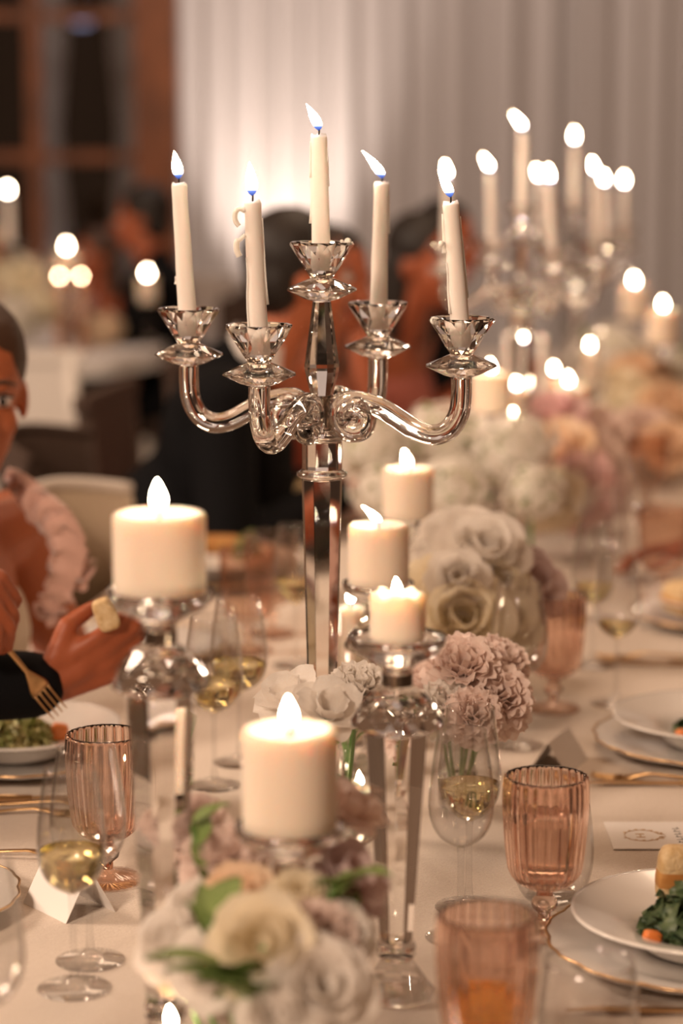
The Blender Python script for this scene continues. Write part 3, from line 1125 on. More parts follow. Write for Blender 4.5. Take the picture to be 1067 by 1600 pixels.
def charger(p, label, rotz=0.0):
    t = thing('charger_plate', label, 'charger plate', p, rotz, 'scalloped gold rimmed chargers')
    if 'charger' not in PL:
        prof = [(0, 0.002), (0.085, 0.002), (0.098, 0.004), (0.150, 0.0165), (0.1535, 0.0175), (0.1535, 0.0200), (0.150, 0.0205), (0.100, 0.0085), (0.090, 0.0062), (0, 0.0062)]
        b = MB().lathe(prof, 144, rib=lambda a, i: scallop(a) if 3 <= i <= 6 else 1)
        PL['charger'] = b.mesh('dish', M_PORC)
        pts = []
        for k in range(145):
            a = 2 * PI * k / 144
            r = 0.1530 * scallop(a)
            pts.append((r * math.cos(a), r * math.sin(a), 0.0200))
        PL['rim'] = MB().tube(pts, 0.0017, 6, cap=False).mesh('gold_rim', M_GOLD)
        PL['footring'] = MB().lathe([(0.075, 0), (0.079, 0), (0.079, 0.0025), (0.075, 0.0025), (0.075, 0)], 40).mesh('foot_ring', M_PORC)
    link('dish', PL['charger'], t)
    link('gold_rim', PL['rim'], t)
    link('foot_ring', PL['footring'], t)
    return t


def wide_bowl(p, label):
    t = thing('wide_rim_bowl', label, 'bowl', p, 0, 'wide rimmed white bowls')
    if 'bowl' not in PL:
        prof = [(0, 0.0), (0.045, 0.0), (0.062, 0.006), (0.080, 0.024), (0.128, 0.0385), (0.1295, 0.0405), (0.128, 0.0420), (0.078, 0.0285), (0.060, 0.0105), (0.045, 0.0050), (0, 0.0050)]
        pr = [(0, 0.0)] + refine(prof[1:-1], 4) + [(0, 0.0050)]
        PL['bowl'] = MB().lathe(pr, 72).mesh('dish', M_PORC)
    link('dish', PL['bowl'], t)
    return t


def setting(px_center, label_side, with_bowl=True, rot=0.0):
    x, y = px_center
    p = Vector((x, y, TABLE))
    charger(p, 'scalloped gold rimmed charger ' + label_side, rot)
    if with_bowl:
        wide_bowl(p + Vector((0, 0, 0.0064)), 'white wide rimmed bowl ' + label_side)
    return p


s_r1 = setting((0.357, 2.275), 'at bottom right with greens')
s_r2 = setting((0.485, 3.06), 'at right with bread wedge and carrot')
s_r3 = setting((0.630, 3.86), 'far at right holding a round roll')
s_l0 = setting((-0.490, 2.41), 'cut by the left edge beside the tent card', with_bowl=False, rot=0.13)
s_l1 = setting((-0.415, 3.01), 'at left under the fork')
s_l2 = setting((-0.335, 3.62), 'at left hidden behind the tall holder', with_bowl=False)
s_l3 = setting((-0.215, 4.22), 'far at left with thick bread slice')
s_l4 = setting((-0.105, 4.86), 'farther at left with pale bread slice')


def leaf_pile(p, r, h, n, mat, label, seed, size=0.02):
    rnd = random.Random(seed)
    b = MB()
    for k in range(n):
        a = rnd.uniform(0, 2 * PI)
        q = r * math.sqrt(rnd.random())
        z = h * (1 - (q / r) ** 2) * rnd.uniform(0.2, 1)
        m = Matrix.Translation((q * math.cos(a), q * math.sin(a), z)) @ Euler((rnd.uniform(-1, 1), rnd.uniform(-1, 1), rnd.uniform(0, 6))).to_matrix().to_4x4()
        s = size * rnd.uniform(0.6, 1.3)
        vs, fs = [], []
        for i in range(4):
            u = i / 3
            w = 0.45 * math.sin(PI * (0.12 + 0.8 * u)) * s
            for j in (-1, 0, 1):
                vs.append((s * (u - 0.5), j * w, 0.25 * s * math.sin(3 * u + j) + 0.12 * s * abs(j)))
        for i in range(3):
            for j in range(2):
                fs.append((i * 3 + j, i * 3 + j + 1, i * 3 + j + 4, i * 3 + j + 3))
        b.add(vs, fs, m)
    o = b.build('salad_leaves', mat, loc=p)
    o['kind'] = 'stuff'
    return tag(o, label, 'salad')


BOWLZ = Vector((0, 0, 0.0124))
leaf_pile(s_r1 + BOWLZ + Vector((-0.014, -0.004, 0.014)), 0.044, 0.050, 260, M_KALE, 'dark green herb salad in the bottom right bowl', 1, 0.022)
leaf_pile(s_r2 + BOWLZ + Vector((-0.015, 0.01, 0.010)), 0.034, 0.020, 90, M_KALE, 'few dark leaves in the right bowl beside bread wedge', 2, 0.016)
leaf_pile(s_l1 + BOWLZ + Vector((0, 0, 0.013)), 0.046, 0.032, 320, M_SALAD, 'pale green chopped salad in the left bowl', 3, 0.020)
leaf_pile(s_l3 + Vector((0.05, -0.05, 0.05)), 0.025, 0.045, 50, M_LEAF, 'small sprig of greens beside the thick bread slice', 5, 0.018)


def chunk(p, size, rot, label, mat_in, mat_top=None, name='bread_slice', cat='bread', seed=0):
    """soft irregular slice: crumb body with a crust part"""
    t = thing(name, label, cat, p)
    t.rotation_euler = rot
    rnd = random.Random(seed)

    def lump(sx, sy, sz, oz, mat, nm, sq=0.5):
        n, m = 20, 12
        vs, fs = [], []
        for i in range(m + 1):
            ph = -PI / 2 + PI * i / m
            for k in range(n):
                th = 2 * PI * k / n
                f = lambda c: math.copysign(abs(c) ** sq, c)
                vs.append((sx / 2 * f(math.cos(ph)) * f(math.cos(th)) * (1 + 0.03 * math.sin(3 * th + seed)),
                           sy / 2 * f(math.cos(ph)) * f(math.sin(th)) * (1 + 0.03 * math.sin(2 * ph + seed)),
                           oz + sz / 2 + sz / 2 * f(math.sin(ph))))
        for i in range(m):
            for k in range(n):
                fs.append((i * n + k, i * n + (k + 1) % n, (i + 1) * n + (k + 1) % n, (i + 1) * n + k))
        MB().add(vs, fs).build(nm, mat, t)

    if mat_top:
        lump(size[0], size[1], size[2], 0, mat_in, 'crumb')
        lump(size[0] * 1.03, size[1] * 1.03, size[2] * 0.45, size[2] * 0.22, mat_top, 'crust')
    else:
        lump(size[0], size[1], size[2], 0, mat_in, 'crumb')
    return t


chunk(s_r1 + Vector((-0.026, 0.055, 0.036)), (0.036, 0.022, 0.062), (0.1, 0.05, 0.1), 'upright toasted bread stick behind the dark herb salad', M_BREAD, M_CRUST, seed=1)
chunk(s_r2 + Vector((0.03, -0.01, 0.018)), (0.10, 0.045, 0.05), (0.0, 0.0, 0.3), 'pale crumbly bread wedge in the right bowl', M_BREAD, seed=2)
chunk(s_r2 + Vector((-0.040, -0.028, 0.019)), (0.030, 0.016, 0.016), (0, 0, 0.2), 'roasted carrot piece in right bowl by bread wedge', M_CARROT, name='carrot_piece', cat='carrot', seed=3)
chunk(s_r1 + Vector((-0.058, -0.034, 0.024)), (0.018, 0.014, 0.014), (0, 0.2, 0.2), 'small carrot piece at the edge of dark herb salad', M_CARROT, name='carrot_piece', cat='carrot', seed=4)
chunk(s_l1 + Vector((0.052, 0.0, 0.026)), (0.022, 0.014, 0.022), (0, 0.2, 0.2), 'carrot piece at the right of the pale chopped salad', M_CARROT, name='carrot_piece', cat='carrot', seed=5)
chunk(s_l1 + Vector((-0.045, 0.012, 0.035)), (0.026, 0.014, 0.020), (0, 0.3, 0.5), 'carrot piece at the left of the pale chopped salad', M_CARROT, name='carrot_piece', cat='carrot', seed=6)
chunk(s_r3 + Vector((-0.06, -0.03, 0.020)), (0.095, 0.08, 0.055), (0, 0, 0.3), 'round golden bread roll at right behind the wine glass', M_BREAD, M_CRUST, name='bread_roll', seed=7)
chunk(s_l3 + Vector((-0.005, -0.01, 0.052)), (0.115, 0.07, 0.030), (0, 0, -0.1), 'thick crusty bread slice lying on the far left bowl', M_CRUST, M_CRUST, seed=8)
chunk(s_l4 + Vector((0.005, -0.01, 0.052)), (0.125, 0.08, 0.030), (0, 0, -0.1), 'pale topped bread slice lying on the farther left bowl', M_BREAD, M_CRUST, seed=9)


def fork_meshes():
    if 'fork' in PL:
        return PL['fork'], PL['tine']
    b = MB()
    # handle along -x to +x; head at +x
    secs = [(-0.105, 0.0065, 0.0016, 0.001), (-0.095, 0.0075, 0.0018, 0.001), (-0.05, 0.0055, 0.0020, 0.002), (0.0, 0.0035, 0.0022, 0.006),
            (0.025, 0.0032, 0.0022, 0.0075), (0.040, 0.0085, 0.0016, 0.006), (0.052, 0.0125, 0.0013, 0.003), (0.062, 0.0130, 0.0012, 0.0015)]
    vs, fs = [], []
    for x, w, th, z in secs:
        vs += [(x, -w, z), (x, w, z), (x, w * 0.8, z + th), (x, -w * 0.8, z + th)]
    for i in range(len(secs) - 1):
        for k in range(4):
            fs.append((i * 4 + k, i * 4 + (k + 1) % 4, i * 4 + 4 + (k + 1) % 4, i * 4 + 4 + k))
    fs += [(3, 2, 1, 0), tuple(len(secs) * 4 - 4 + k for k in range(4))]
    b.add(vs, fs)
    PL['fork'] = b.mesh('handle', M_GOLD)
    tb_ = MB().tube([(0.0605, 0, 0.002), (0.075, 0, 0.0012), (0.090, 0, 0.0024), (0.101, 0, 0.0050)], [0.0016, 0.0015, 0.0012, 0.0006], 6)
    PL['tine'] = tb_.mesh('tine', M_GOLD)
    return PL['fork'], PL['tine']


def fork(p, rot, label):
    a, b = fork_meshes()
    t = thing('gold_fork', label, 'fork', p, 0, 'gold forks')
    t.rotation_euler = rot
    link('handle', a, t)
    for k in (-1.5, -0.5, 0.5, 1.5):
        link('tine', b, t, (0, k * 0.0068, 0))
    return t


def knife(p, rot, label):
    t = thing('gold_knife', label, 'knife', p, 0, 'gold knives')
    t.rotation_euler = rot
    MB().tube([(-0.11, 0, 0.004), (-0.05, 0, 0.004), (0.0, 0, 0.004)], [0.004, 0.0045, 0.0035], 8).build('handle', M_GOLD, t)
    vs = [(0, -0.004, 0.003), (0.04, -0.009, 0.003), (0.09, -0.009, 0.003), (0.115, 0.004, 0.003), (0, 0.004, 0.003),
          (0, -0.004, 0.0048), (0.04, -0.009, 0.0036), (0.09, -0.009, 0.0036), (0.115, 0.004, 0.0048), (0, 0.004, 0.0052)]
    MB().add(vs, [(4, 3, 2, 1, 0), (5, 6, 7, 8, 9), (0, 1, 6, 5), (1, 2, 7, 6), (2, 3, 8, 7), (3, 4, 9, 8), (4, 0, 5, 9)]).build('blade', M_GOLD, t, smooth=False)
    return t


EPS = Vector((0, 0, 0.0008))
fork(on_table(10, 1340) + EPS, (0, 0, R(-6)), 'gold fork lying by the left edge above the cut charger')
fork(on_table(60, 1262) + EPS, (0, 0, R(-4)), 'gold fork lying below the salad plate at left, nearer one')
knife(on_table(50, 1252) + EPS, (0, 0, R(3)), 'gold knife lying below the salad plate at left')
fork(on_table(20, 1275) + EPS, (0, 0, R(2)), 'gold fork beside the knife below the salad plate')
fork(on_table(1050, 1222) + EPS, (0, 0, R(170)), 'gold fork below the right charger with carrot')
knife(on_table(1062, 1229) + EPS, (0, 0, R(177)), 'gold knife below the right charger with carrot')
knife(on_table(1045, 1040) + EPS, (0, 0, R(172)), 'blurred gold knife before the roll plate at right')
fork(on_table(1035, 1030) + EPS, (0, 0, R(176)), 'blurred gold fork before the roll plate at right')
knife(on_table(1080, 1586) + EPS, (0, 0, R(178)), 'gold knife at the bottom right corner')


def tent_card(p, rotz, label, w=0.09, h=0.05, d=0.028):
    t = thing('place_card', label, 'place card', p, rotz, 'folded place cards')
    th = 0.0006
    L = math.hypot(d, h)
    for s in (-1, 1):
        a = math.atan2(d, h) * s
        m = Matrix.Translation((0, 0, h)) @ Matrix.Rotation(-a, 4, 'Y')
        MB().box(0, 0, -L / 2, th, w, L, m).build('card_leaf', M_PAPER, t, smooth=False)
    return t


tent_card(on_table(108, 1418), R(38), 'folded white place card behind the front left wine stems', w=0.085, h=0.052, d=0.03)
tent_card(on_table(872, 1196), R(-22), 'folded white place card behind the sharp blush goblet', w=0.09, h=0.04, d=0.026)
# menu card with a gold wreath and initial
c0, cA = on_table(943, 1287), on_table(945, 1329)
mc = thing('menu_card', 'white menu card with gold wreath at right', 'menu card', (0, 0, 0))
W = 0.20
mc.location = (c0.x, cA.y, TABLE + 0.0006)
D = c0.y - cA.y
MB().box(W / 2, D / 2, 0.0012, W, D, 0.0012).build('card', M_PAPER, mc, smooth=False)
ink = MB()
cx, cy = 0.038, D * 0.47
for s in (-1, 1):
    pts = []
    for k in range(15):
        a = R(18 + 160 * k / 14)
        pts.append((cx + 0.020 * math.cos(a), cy + s * 0.021 * math.sin(a), 0.0020))
    ink.tube(pts, 0.0004, 5)
    for k in range(0, 13):
        q = Vector(pts[k])
        m = Matrix.Translation(q) @ Matrix.Rotation(0.5 * s * (1 if k % 2 else -1) + 0.2 * k, 4, 'Z') @ Matrix.Diagonal((1, 0.4, 0.12, 1))
        ink.ball((0.002, 0, 0), 0.0022 + 0.0012 * (1 if 1 <= k <= 8 else 0.2), 6, 4, m)
for s in (-1, 1):
    for k in range(3):
        ink.tube([(cx + 0.019 + 0.002 * k, cy + s * (0.006 + 0.002 * k), 0.0020), (cx + 0.027 - 0.002 * k, cy + s * (0.003 + 0.005 * k), 0.0020)], [0.0009, 0.0003], 5)
ink.build('gold_wreath', M_GOLDINK, mc)
lt = MB()
lt.box(cx - 0.002, cy + 0.006, 0.0020, 0.010, 0.0022, 0.0004)
lt.box(cx - 0.002, cy - 0.006, 0.0020, 0.010, 0.0022, 0.0004)
lt.box(cx - 0.002, cy, 0.0020, 0.0014, 0.011, 0.0004)
lt.build('gold_initial', M_GOLDINK, mc, smooth=False)
tx = MB()
for k in range(6):
    tx.box(0.080, D * (0.22 + 0.10 * k), 0.0020, 0.008, 0.0011, 0.0003)
    tx.box(0.078 + 0.004 * (k % 2), D * (0.25 + 0.10 * k), 0.0020, 0.001, 0.0045, 0.0003)
tx.build('printed_line', M_WICK, mc, smooth=False)


# ================================================================== flowers
def petal_mesh(key, W, h, cup, curl, ruffle=0.0, mat=None, nu=6, ns=6, seed=0):
    vs, fs = [], []
    rnd = random.Random(seed)
    ph = rnd.random() * 6
    for i in range(ns + 1):
        s = i / ns
        w = W * (0.18 + 0.82 * math.sin(PI * (0.05 + 0.60 * s)) ** 0.9) * (1 - 0.12 * s ** 4)
        for j in range(nu + 1):
            u = -1 + 2 * j / nu
            ru = ruffle * s * s * math.sin(7 * u + ph + 3 * s)
            x = cup * math.sin(PI * 0.55 * s) * h * 0.55 - cup * 0.75 * u * u * w + curl * s ** 3 * h + ru * h
            z = h * s - 0.16 * h * u * u * s + 0.6 * ruffle * h * s * math.cos(9 * u + ph)
            vs.append((x, u * w, z))
    for i in range(ns):
        for j in range(nu):
            a = i * (nu + 1) + j
            fs.append((a, a + 1, a + nu + 2, a + nu + 1))
    return make_mesh('petal', vs, fs, mat)


PM = {}


def petals(kind, color):
    key = (kind, color)
    if key in PM:
        return PM[key]
    mat = PETAL[color]
    if kind == 'rose':
        sets = [petal_mesh(key, 0.30, 0.62, 0.55, -0.10, 0.0, mat, 4, 5, 1), petal_mesh(key, 0.42, 0.72, 0.55, 0.05, 0.02, mat, 5, 5, 2),
                petal_mesh(key, 0.55, 0.80, 0.50, 0.30, 0.03, mat, 5, 5, 3)]
        lay = [(5, 0, 4, 0.06), (5, 1, 14, 0.10), (6, 1, 28, 0.13), (6, 2, 44, 0.14), (6, 2, 66, 0.13)]
    elif kind == 'carnation':
        sets = [petal_mesh(key, 0.42, 0.72, 0.22, 0.04, 0.085, mat, 12, 6, 4), petal_mesh(key, 0.48, 0.80, 0.18, 0.10, 0.095, mat, 12, 6, 5),
                petal_mesh(key, 0.50, 0.84, 0.12, 0.22, 0.08, mat, 12, 6, 6)]
        lay = [(5, 0, 6, 0.02), (7, 0, 20, 0.04), (8, 1, 36, 0.05), (9, 1, 55, 0.05), (9, 2, 76, 0.05)]
    else:  # lisianthus: few broad loose petals
        sets = [petal_mesh(key, 0.36, 0.80, 0.45, 0.0, 0.05, mat, 6, 5, 7), petal_mesh(key, 0.50, 0.92, 0.42, 0.22, 0.07, mat, 6, 5, 8), None]
        lay = [(4, 0, 8, 0.05), (5, 1, 26, 0.06), (5, 1, 46, 0.06)]
    PM[key] = (sets, lay)
    return PM[key]


STEMS = 0


def bloom(kind, color, center, radius, label, base=None, tilt=(0, 0), whole=False, seed=0, group=None, leaves=1):
    """flower head at center (world); its stem runs down to base (world)"""
    rnd = random.Random(seed * 13 + 5)
    name = {'rose': 'rose_bloom', 'carnation': 'carnation_bloom', 'lis': 'lisianthus_bloom'}[kind]
    t = thing(name, label, 'flower', center, 0, group)
    sets, lay = petals(kind, color)
    S = radius / 0.62
    rot0 = Euler((tilt[0], tilt[1], 0)).to_matrix().to_4x4() @ Matrix.Diagonal((S, S, S, 1)) @ Matrix.Translation((0, 0, -0.38))
    joined = MB()
    for li, (n, si, ang, off) in enumerate(lay):
        for k in range(n):
            phi = 2 * PI * k / n + li * 0.7 + rnd.uniform(-0.15, 0.15)
            tl = R(ang + rnd.uniform(-6, 6))
            m = rot0 @ Matrix.Rotation(phi, 4, 'Z') @ Matrix.Translation((off, 0, 0)) @ Matrix.Rotation(tl, 4, 'Y')
            if whole:
                me = sets[si]
                joined.add([v.co for v in me.vertices], [tuple(p.vertices) for p in me.polygons], m)
            else:
                o = link('petal', sets[si], t)
                o.matrix_basis = m
    if whole:
        joined.build('bloom_head', PETAL[color], t)
    c = Vector(center)
    if base is None:
        base = Vector((c.x, c.y, TABLE + 0.004))
    d = Vector(base) - c
    n0 = (rot0.to_3x3() @ Vector((0, 0, -1))).normalized()
    mid_ = n0 * radius * 1.1 + Vector((d.x * 0.35, d.y * 0.35, d.z * 0.45))
    b = MB().tube(spline([n0 * radius * 0.85, n0 * radius * 1.0, mid_, d], 4), 0.0022, 6)
    b.build('stem', M_STEMG, t)
    MB().lathe([(0, -1.10 * radius), (0.14 * radius, -1.0 * radius), (0.22 * radius, -0.82 * radius), (0.24 * radius, -0.70 * radius), (0, -0.66 * radius)], 8,
               mtx=Euler((tilt[0], tilt[1], 0)).to_matrix().to_4x4()).build('calyx', M_STEMG, t)
    for k in range(leaves):
        leaf(t, mid_ * 0.6 + Vector((0, 0, -0.006 * k)), rnd.uniform(0, 6.28), 0.045 + 0.02 * rnd.random(), rnd.uniform(0.2, 1.0))
    return t


LEAFM = []


def leaf(parent, loc, yaw, L, pitch):
    if not LEAFM:
        vs, fs = [], []
        for i in range(7):
            s = i / 6
            w = 0.24 * math.sin(PI * s ** 0.8) if 0 < i < 6 else 0.01
            for j in (-1, 0, 1):
                vs.append((s, j * w, 0.10 * math.sin(PI * s) + 0.06 * abs(j)))
        for i in range(6):
            for j in range(2):
                fs.append((i * 3 + j, i * 3 + j + 1, i * 3 + j + 4, i * 3 + j + 3))
        LEAFM.append(make_mesh('leaf', vs, fs, M_LEAF))
    o = link('leaf', LEAFM[0], parent, loc, (0, -pitch, yaw))
    o.scale = (L, L, L)
    return o


def flower_cluster(specs, base, group, whole=False, spread=0.02):
    for i, (kind, col, px, py, t, rpx, tl, label) in enumerate(specs):
        c = at_depth(px, py, t)
        r = rpx * t / FPX
        rnd = random.Random(i * 7 + int(px))
        if c.z - r * 0.5 < TABLE + 0.01:
            c.z = TABLE + 0.01 + r * 0.5
        bp = Vector((base[0] + rnd.uniform(-spread, spread), base[1] + rnd.uniform(-spread, spread), TABLE + 0.006))
        bloom(kind, col, c, r, label, bp, tl, whole, seed=i + int(px), group=group)


def low_vase(p, r, h, label, mat):
    t = thing('flower_bowl', label, 'vase', p)
    MB().lathe([(0, 0), (r * 0.6, 0), (r * 0.62, 0.004), (r * 0.9, h * 0.45), (r, h), (r - 0.003, h), (r * 0.9 - 0.003, h * 0.45), (r * 0.55, 0.006), (0, 0.005)], 36).build('bowl', mat, t)
    MB().lathe([(r - 0.0005, h - 0.004), (r + 0.002, h - 0.001), (r + 0.002, h + 0.001), (r - 0.003, h + 0.001), (r - 0.003, h - 0.004), (r - 0.0005, h - 0.004)], 36).build('lip', mat, t)
    return t


def bud_vase(p, h, r, label):
    t = thing('bud_vase', label, 'vase', Vector(p) + GAP, 0, 'little clear bud vases')
    MB().lathe([(0, 0), (r * 0.8, 0), (r, 0.006), (r, h * 0.5), (r * 0.55, h * 0.75), (r * 0.5, h * 0.92), (r * 0.62, h), (r * 0.62 - 0.0016, h), (r * 0.5 - 0.0016, h * 0.92),
                (r - 0.0016, h * 0.5), (r - 0.0016, 0.007), (0, 0.005)], 28).build('wall', M_GLASS, t)
    MB().lathe([(0, 0.0055), (r - 0.0022, 0.0075), (r - 0.0022, h * 0.45), (0, h * 0.45)], 24).build('water', M_WATER, t)
    return t


GA = 'roses and carnations of the foreground arrangement'
bA = at_depth(410, 1560, 1.93)
bA = Vector((bA.x, bA.y + 0.02, TABLE))
low_vase(bA, 0.055, 0.05, 'low bowl hidden under the foreground roses', M_PINK)
flower_cluster([
    ('carnation', 'blush', 345, 1328, 2.05, 52, (0.5, -0.2), 'blush carnation at upper left of the foreground arrangement'),
    ('rose', 'peach', 378, 1392, 1.98, 40, (0.6, 0.1), 'peach rose below the blush carnation in the foreground'),
    ('rose', 'cream', 404, 1472, 1.86, 56, (0.95, -0.25), 'big cream rose facing the camera in the foreground'),
    ('rose', 'white', 330, 1505, 1.90, 48, (0.9, -0.5), 'white rose left of the big cream foreground rose'),
    ('rose', 'white', 262, 1462, 2.00, 44, (0.5, -0.6), 'white rose seen through the tall left crystal holder'),
    ('carnation', 'peach', 268, 1515, 2.02, 26, (0.6, -0.6), 'small peach carnation below the tall left holder'),
    ('rose', 'white', 505, 1540, 1.84, 58, (0.8, 0.35), 'white rose at bottom centre of the foreground arrangement'),
    ('rose', 'white', 428, 1585, 1.83, 40, (0.9, -0.1), 'white rosebud cut by the bottom edge'),
    ('carnation', 'blush', 505, 1455, 1.92, 48, (0.7, 0.4), 'blush carnation right of the big cream rose'),
    ('lis', 'lilac', 548, 1372, 2.00, 50, (0.35, 0.8), 'dusky lilac bloom right of the short holder'),
    ('rose', 'cream', 470, 1395, 1.95, 34, (0.6, 0.2), 'cream rosebud under the short holder plate'),
    ('lis', 'blush', 548, 1262, 2.10, 40, (0.2, 0.5), 'pale pink bloom right of the foreground pillar candle'),
    ('rose', 'white', 306, 1408, 2.02, 40, (0.5, -0.4), 'white rose between tall holder and peach rose'),
    ('rose', 'white', 548, 1452, 1.93, 34, (0.6, 0.7), 'small white rose at right edge of the foreground arrangement'),
    ('carnation', 'blush', 300, 1270, 2.10, 36, (0.3, -0.3), 'pale carnation topmost beside the tall holder'),
], bA, GA)
for k, (px, py, t, yaw, L) in enumerate(((330, 1440, 1.9, 2.6, 0.06), (395, 1560, 1.84, 4.5, 0.07), (520, 1385, 1.95, 0.8, 0.06), (560, 1395, 1.98, 5.2, 0.05), (300, 1290, 2.05, 2.0, 0.04), (375, 1530, 1.86, 4.9, 0.08), (420, 1550, 1.86, 5.4, 0.06))):
    c = at_depth(px, py, t)
    t_ = thing('leaf_sprig', ('green sprig left of the big cream rose', 'bright green sprig below the big cream rose', 'dark leaf sprig left of the lilac bloom',
                              'dark leaf sprig under the lilac bloom', 'green leaf sprig by the topmost carnation', 'bright green sprig at bottom of foreground roses', 'small sprig right of the bright green one')[k], 'leaves', c, 0, 'green sprigs in the foreground arrangement')
    d = Vector((bA.x, bA.y, TABLE + 0.01)) - c
    MB().tube(spline([(0, 0, 0), (d.x * 0.3, d.y * 0.3, d.z * 0.4), d], 4), 0.0018, 6).build('stem', M_STEMG, t_)
    for q in range(5):
        leaf(t_, d * 0.08 * q, yaw + (q - 2) * 0.7, L * (1 - 0.08 * q), 0.3 + 0.25 * q)

GB = 'white blooms round the near candelabra foot'
vb = on_table(542, 1262)
bud_vase(vb, 0.075, 0.020, 'small bud vase right of the foreground pillar candle')
flower_cluster([
    ('lis', 'white', 455, 1086, 2.50, 42, (0.3, -0.4), 'white bloom behind the foreground pillar flame'),
    ('lis', 'white', 516, 1106, 2.46, 40, (0.6, 0.3), 'white bloom at the foot of the candelabra column'),
    ('carnation', 'white', 560, 1066, 2.52, 38, (0.5, 0.1), 'pale ruffled carnation left of the stubby candle holder'),
], vb, GB, spread=0.004)
t_ = thing('leaf_sprig', 'thin green stems beside the foreground pillar candle', 'leaves', vb + Vector((0, 0, 0.008)), 0, 'thin green stems')
for k in range(7):
    a = k * 0.9
    MB().tube(spline([(0.002 * math.cos(a), 0.002 * math.sin(a), 0), (0.003 * math.cos(a), 0.003 * math.sin(a), 0.06), (0.016 * math.cos(a), 0.012 * math.sin(a), 0.10 + 0.008 * (k % 3))], 4), 0.0016, 6).build('stem', M_STEMG, t_)
    leaf(t_, (0.008 * math.cos(a), 0.008 * math.sin(a), 0.07 + 0.006 * k), a, 0.030, 0.7)

GC = 'blush carnations right of the stubby candle'
vc = on_table(715, 1262)
bud_vase(vc, 0.09, 0.024, 'bud vase under the blush carnations')
flower_cluster([
    ('carnation', 'blush', 722, 1034, 2.72, 46, (0.7, -0.1), 'largest blush carnation facing camera beside the stubby candle'),
    ('carnation', 'blush', 668, 1062, 2.76, 42, (0.5, -0.4), 'blush carnation touching the crystal shoulder'),
    ('carnation', 'blush', 780, 1082, 2.72, 46, (0.8, 0.4), 'dusky blush carnation lowest of the cluster'),
    ('carnation', 'blush', 785, 1025, 2.82, 40, (0.3, 0.5), 'pale carnation at right top of the cluster'),
    ('carnation', 'white', 700, 1098, 2.70, 38, (0.8, 0.0), 'pale carnation low behind the white wine glass'),
    ('carnation', 'blush', 742, 1112, 2.68, 36, (0.9, 0.2), 'blush carnation just above the white wine glass rim'),
], vc, GC, spread=0.006)

GD = 'white and cream roses of the middle arrangement'
vd = on_table(735, 1070)
low_vase(vd, 0.07, 0.07, 'low bowl under the middle white roses', M_CHAIRW)
flower_cluster([
    ('rose', 'white', 712, 832, 3.35, 48, (0.5, -0.3), 'white rose topmost of the middle arrangement'),
    ('rose', 'white', 756, 850, 3.30, 50, (0.7, 0.2), 'large white rose right of topmost in the middle arrangement'),
    ('rose', 'white', 668, 862, 3.35, 36, (0.4, -0.6), 'white rose by the crystal candle holder right of stem'),
    ('rose', 'cream', 672, 915, 3.28, 44, (0.7, -0.4), 'cream rose right of the stubby candle flame'),
    ('rose', 'cream', 770, 915, 3.28, 46, (0.9, 0.2), 'cream rose right of centre in the middle arrangement'),
    ('rose', 'cream', 722, 962, 3.20, 54, (1.0, 0.0), 'large cream rose lowest in the middle arrangement'),
    ('rose', 'peach', 690, 950, 3.24, 26, (0.9, -0.3), 'small peach rose low in the middle arrangement'),
    ('rose', 'white', 715, 900, 3.22, 34, (0.9, -0.1), 'white rose at centre of the middle arrangement'),
    ('lis', 'lilac', 828, 912, 3.35, 46, (0.6, 0.7), 'dusky lilac bloom at right of the middle arrangement'),
    ('rose', 'white', 800, 860, 3.40, 36, (0.4, 0.6), 'white rose at upper right of the middle arrangement'),
    ('rose', 'cream', 790, 968, 3.24, 40, (0.9, 0.4), 'cream rose behind the empty wine glass'),
    ('rose', 'white', 654, 966, 3.26, 32, (0.8, -0.5), 'white rose just behind the stubby candle'),
], vd, GD)


def hydrangea(p, r, label, color='white', seed=0, squash=0.8):
    t = thing('hydrangea_head', label, 'flower', p, 0, 'airy white flower heads')
    rnd = random.Random(seed)
    b = MB()
    n = 170
    for k in range(n):
        zz = 1 - 2 * (k + 0.5) / n
        a = k * 2.39996
        q = math.sqrt(1 - zz * zz)
        nrm = Vector((q * math.cos(a), q * math.sin(a), zz))
        c = nrm * r * rnd.uniform(0.72, 1.25)
        c.z *= squash
        m = Matrix.Translation(c) @ nrm.to_track_quat('Z', 'Y').to_matrix().to_4x4() @ Matrix.Rotation(rnd.random() * 3, 4, 'Z')
        s = r * 0.17
        for j in range(4):
            x, y = math.cos(j * PI / 2), math.sin(j * PI / 2)
            b.add([(0, 0, 0), (s * (0.7 * x - 0.55 * y), s * (0.7 * y + 0.55 * x), s * 0.25), (s * 1.15 * x, s * 1.15 * y, s * 0.1), (s * (0.7 * x + 0.55 * y), s * (0.7 * y - 0.55 * x), s * 0.25)],
                  [(0, 3, 2, 1)], m)
    o_ = b.build('florets', PETAL[color], t)
    o_['kind'] = 'stuff'
    MB().ball((0, 0, 0), (r * 0.78, r * 0.78, r * 0.78 * squash), 12, 8).build('green_core', M_PALEGREEN, t)
    MB().tube([(0, 0, -r * 0.5), (0, 0, TABLE + 0.006 - p[2])], 0.004, 6).build('stem', M_STEMG, t)
    for k in range(8):
        a = rnd.random() * 6.28
        el = rnd.uniform(-0.3, 0.9)
        leaf(t, Vector((math.cos(a) * math.cos(el), math.sin(a) * math.cos(el), math.sin(el) * squash)) * r * 0.85, a, r * 0.5, el)
    return t


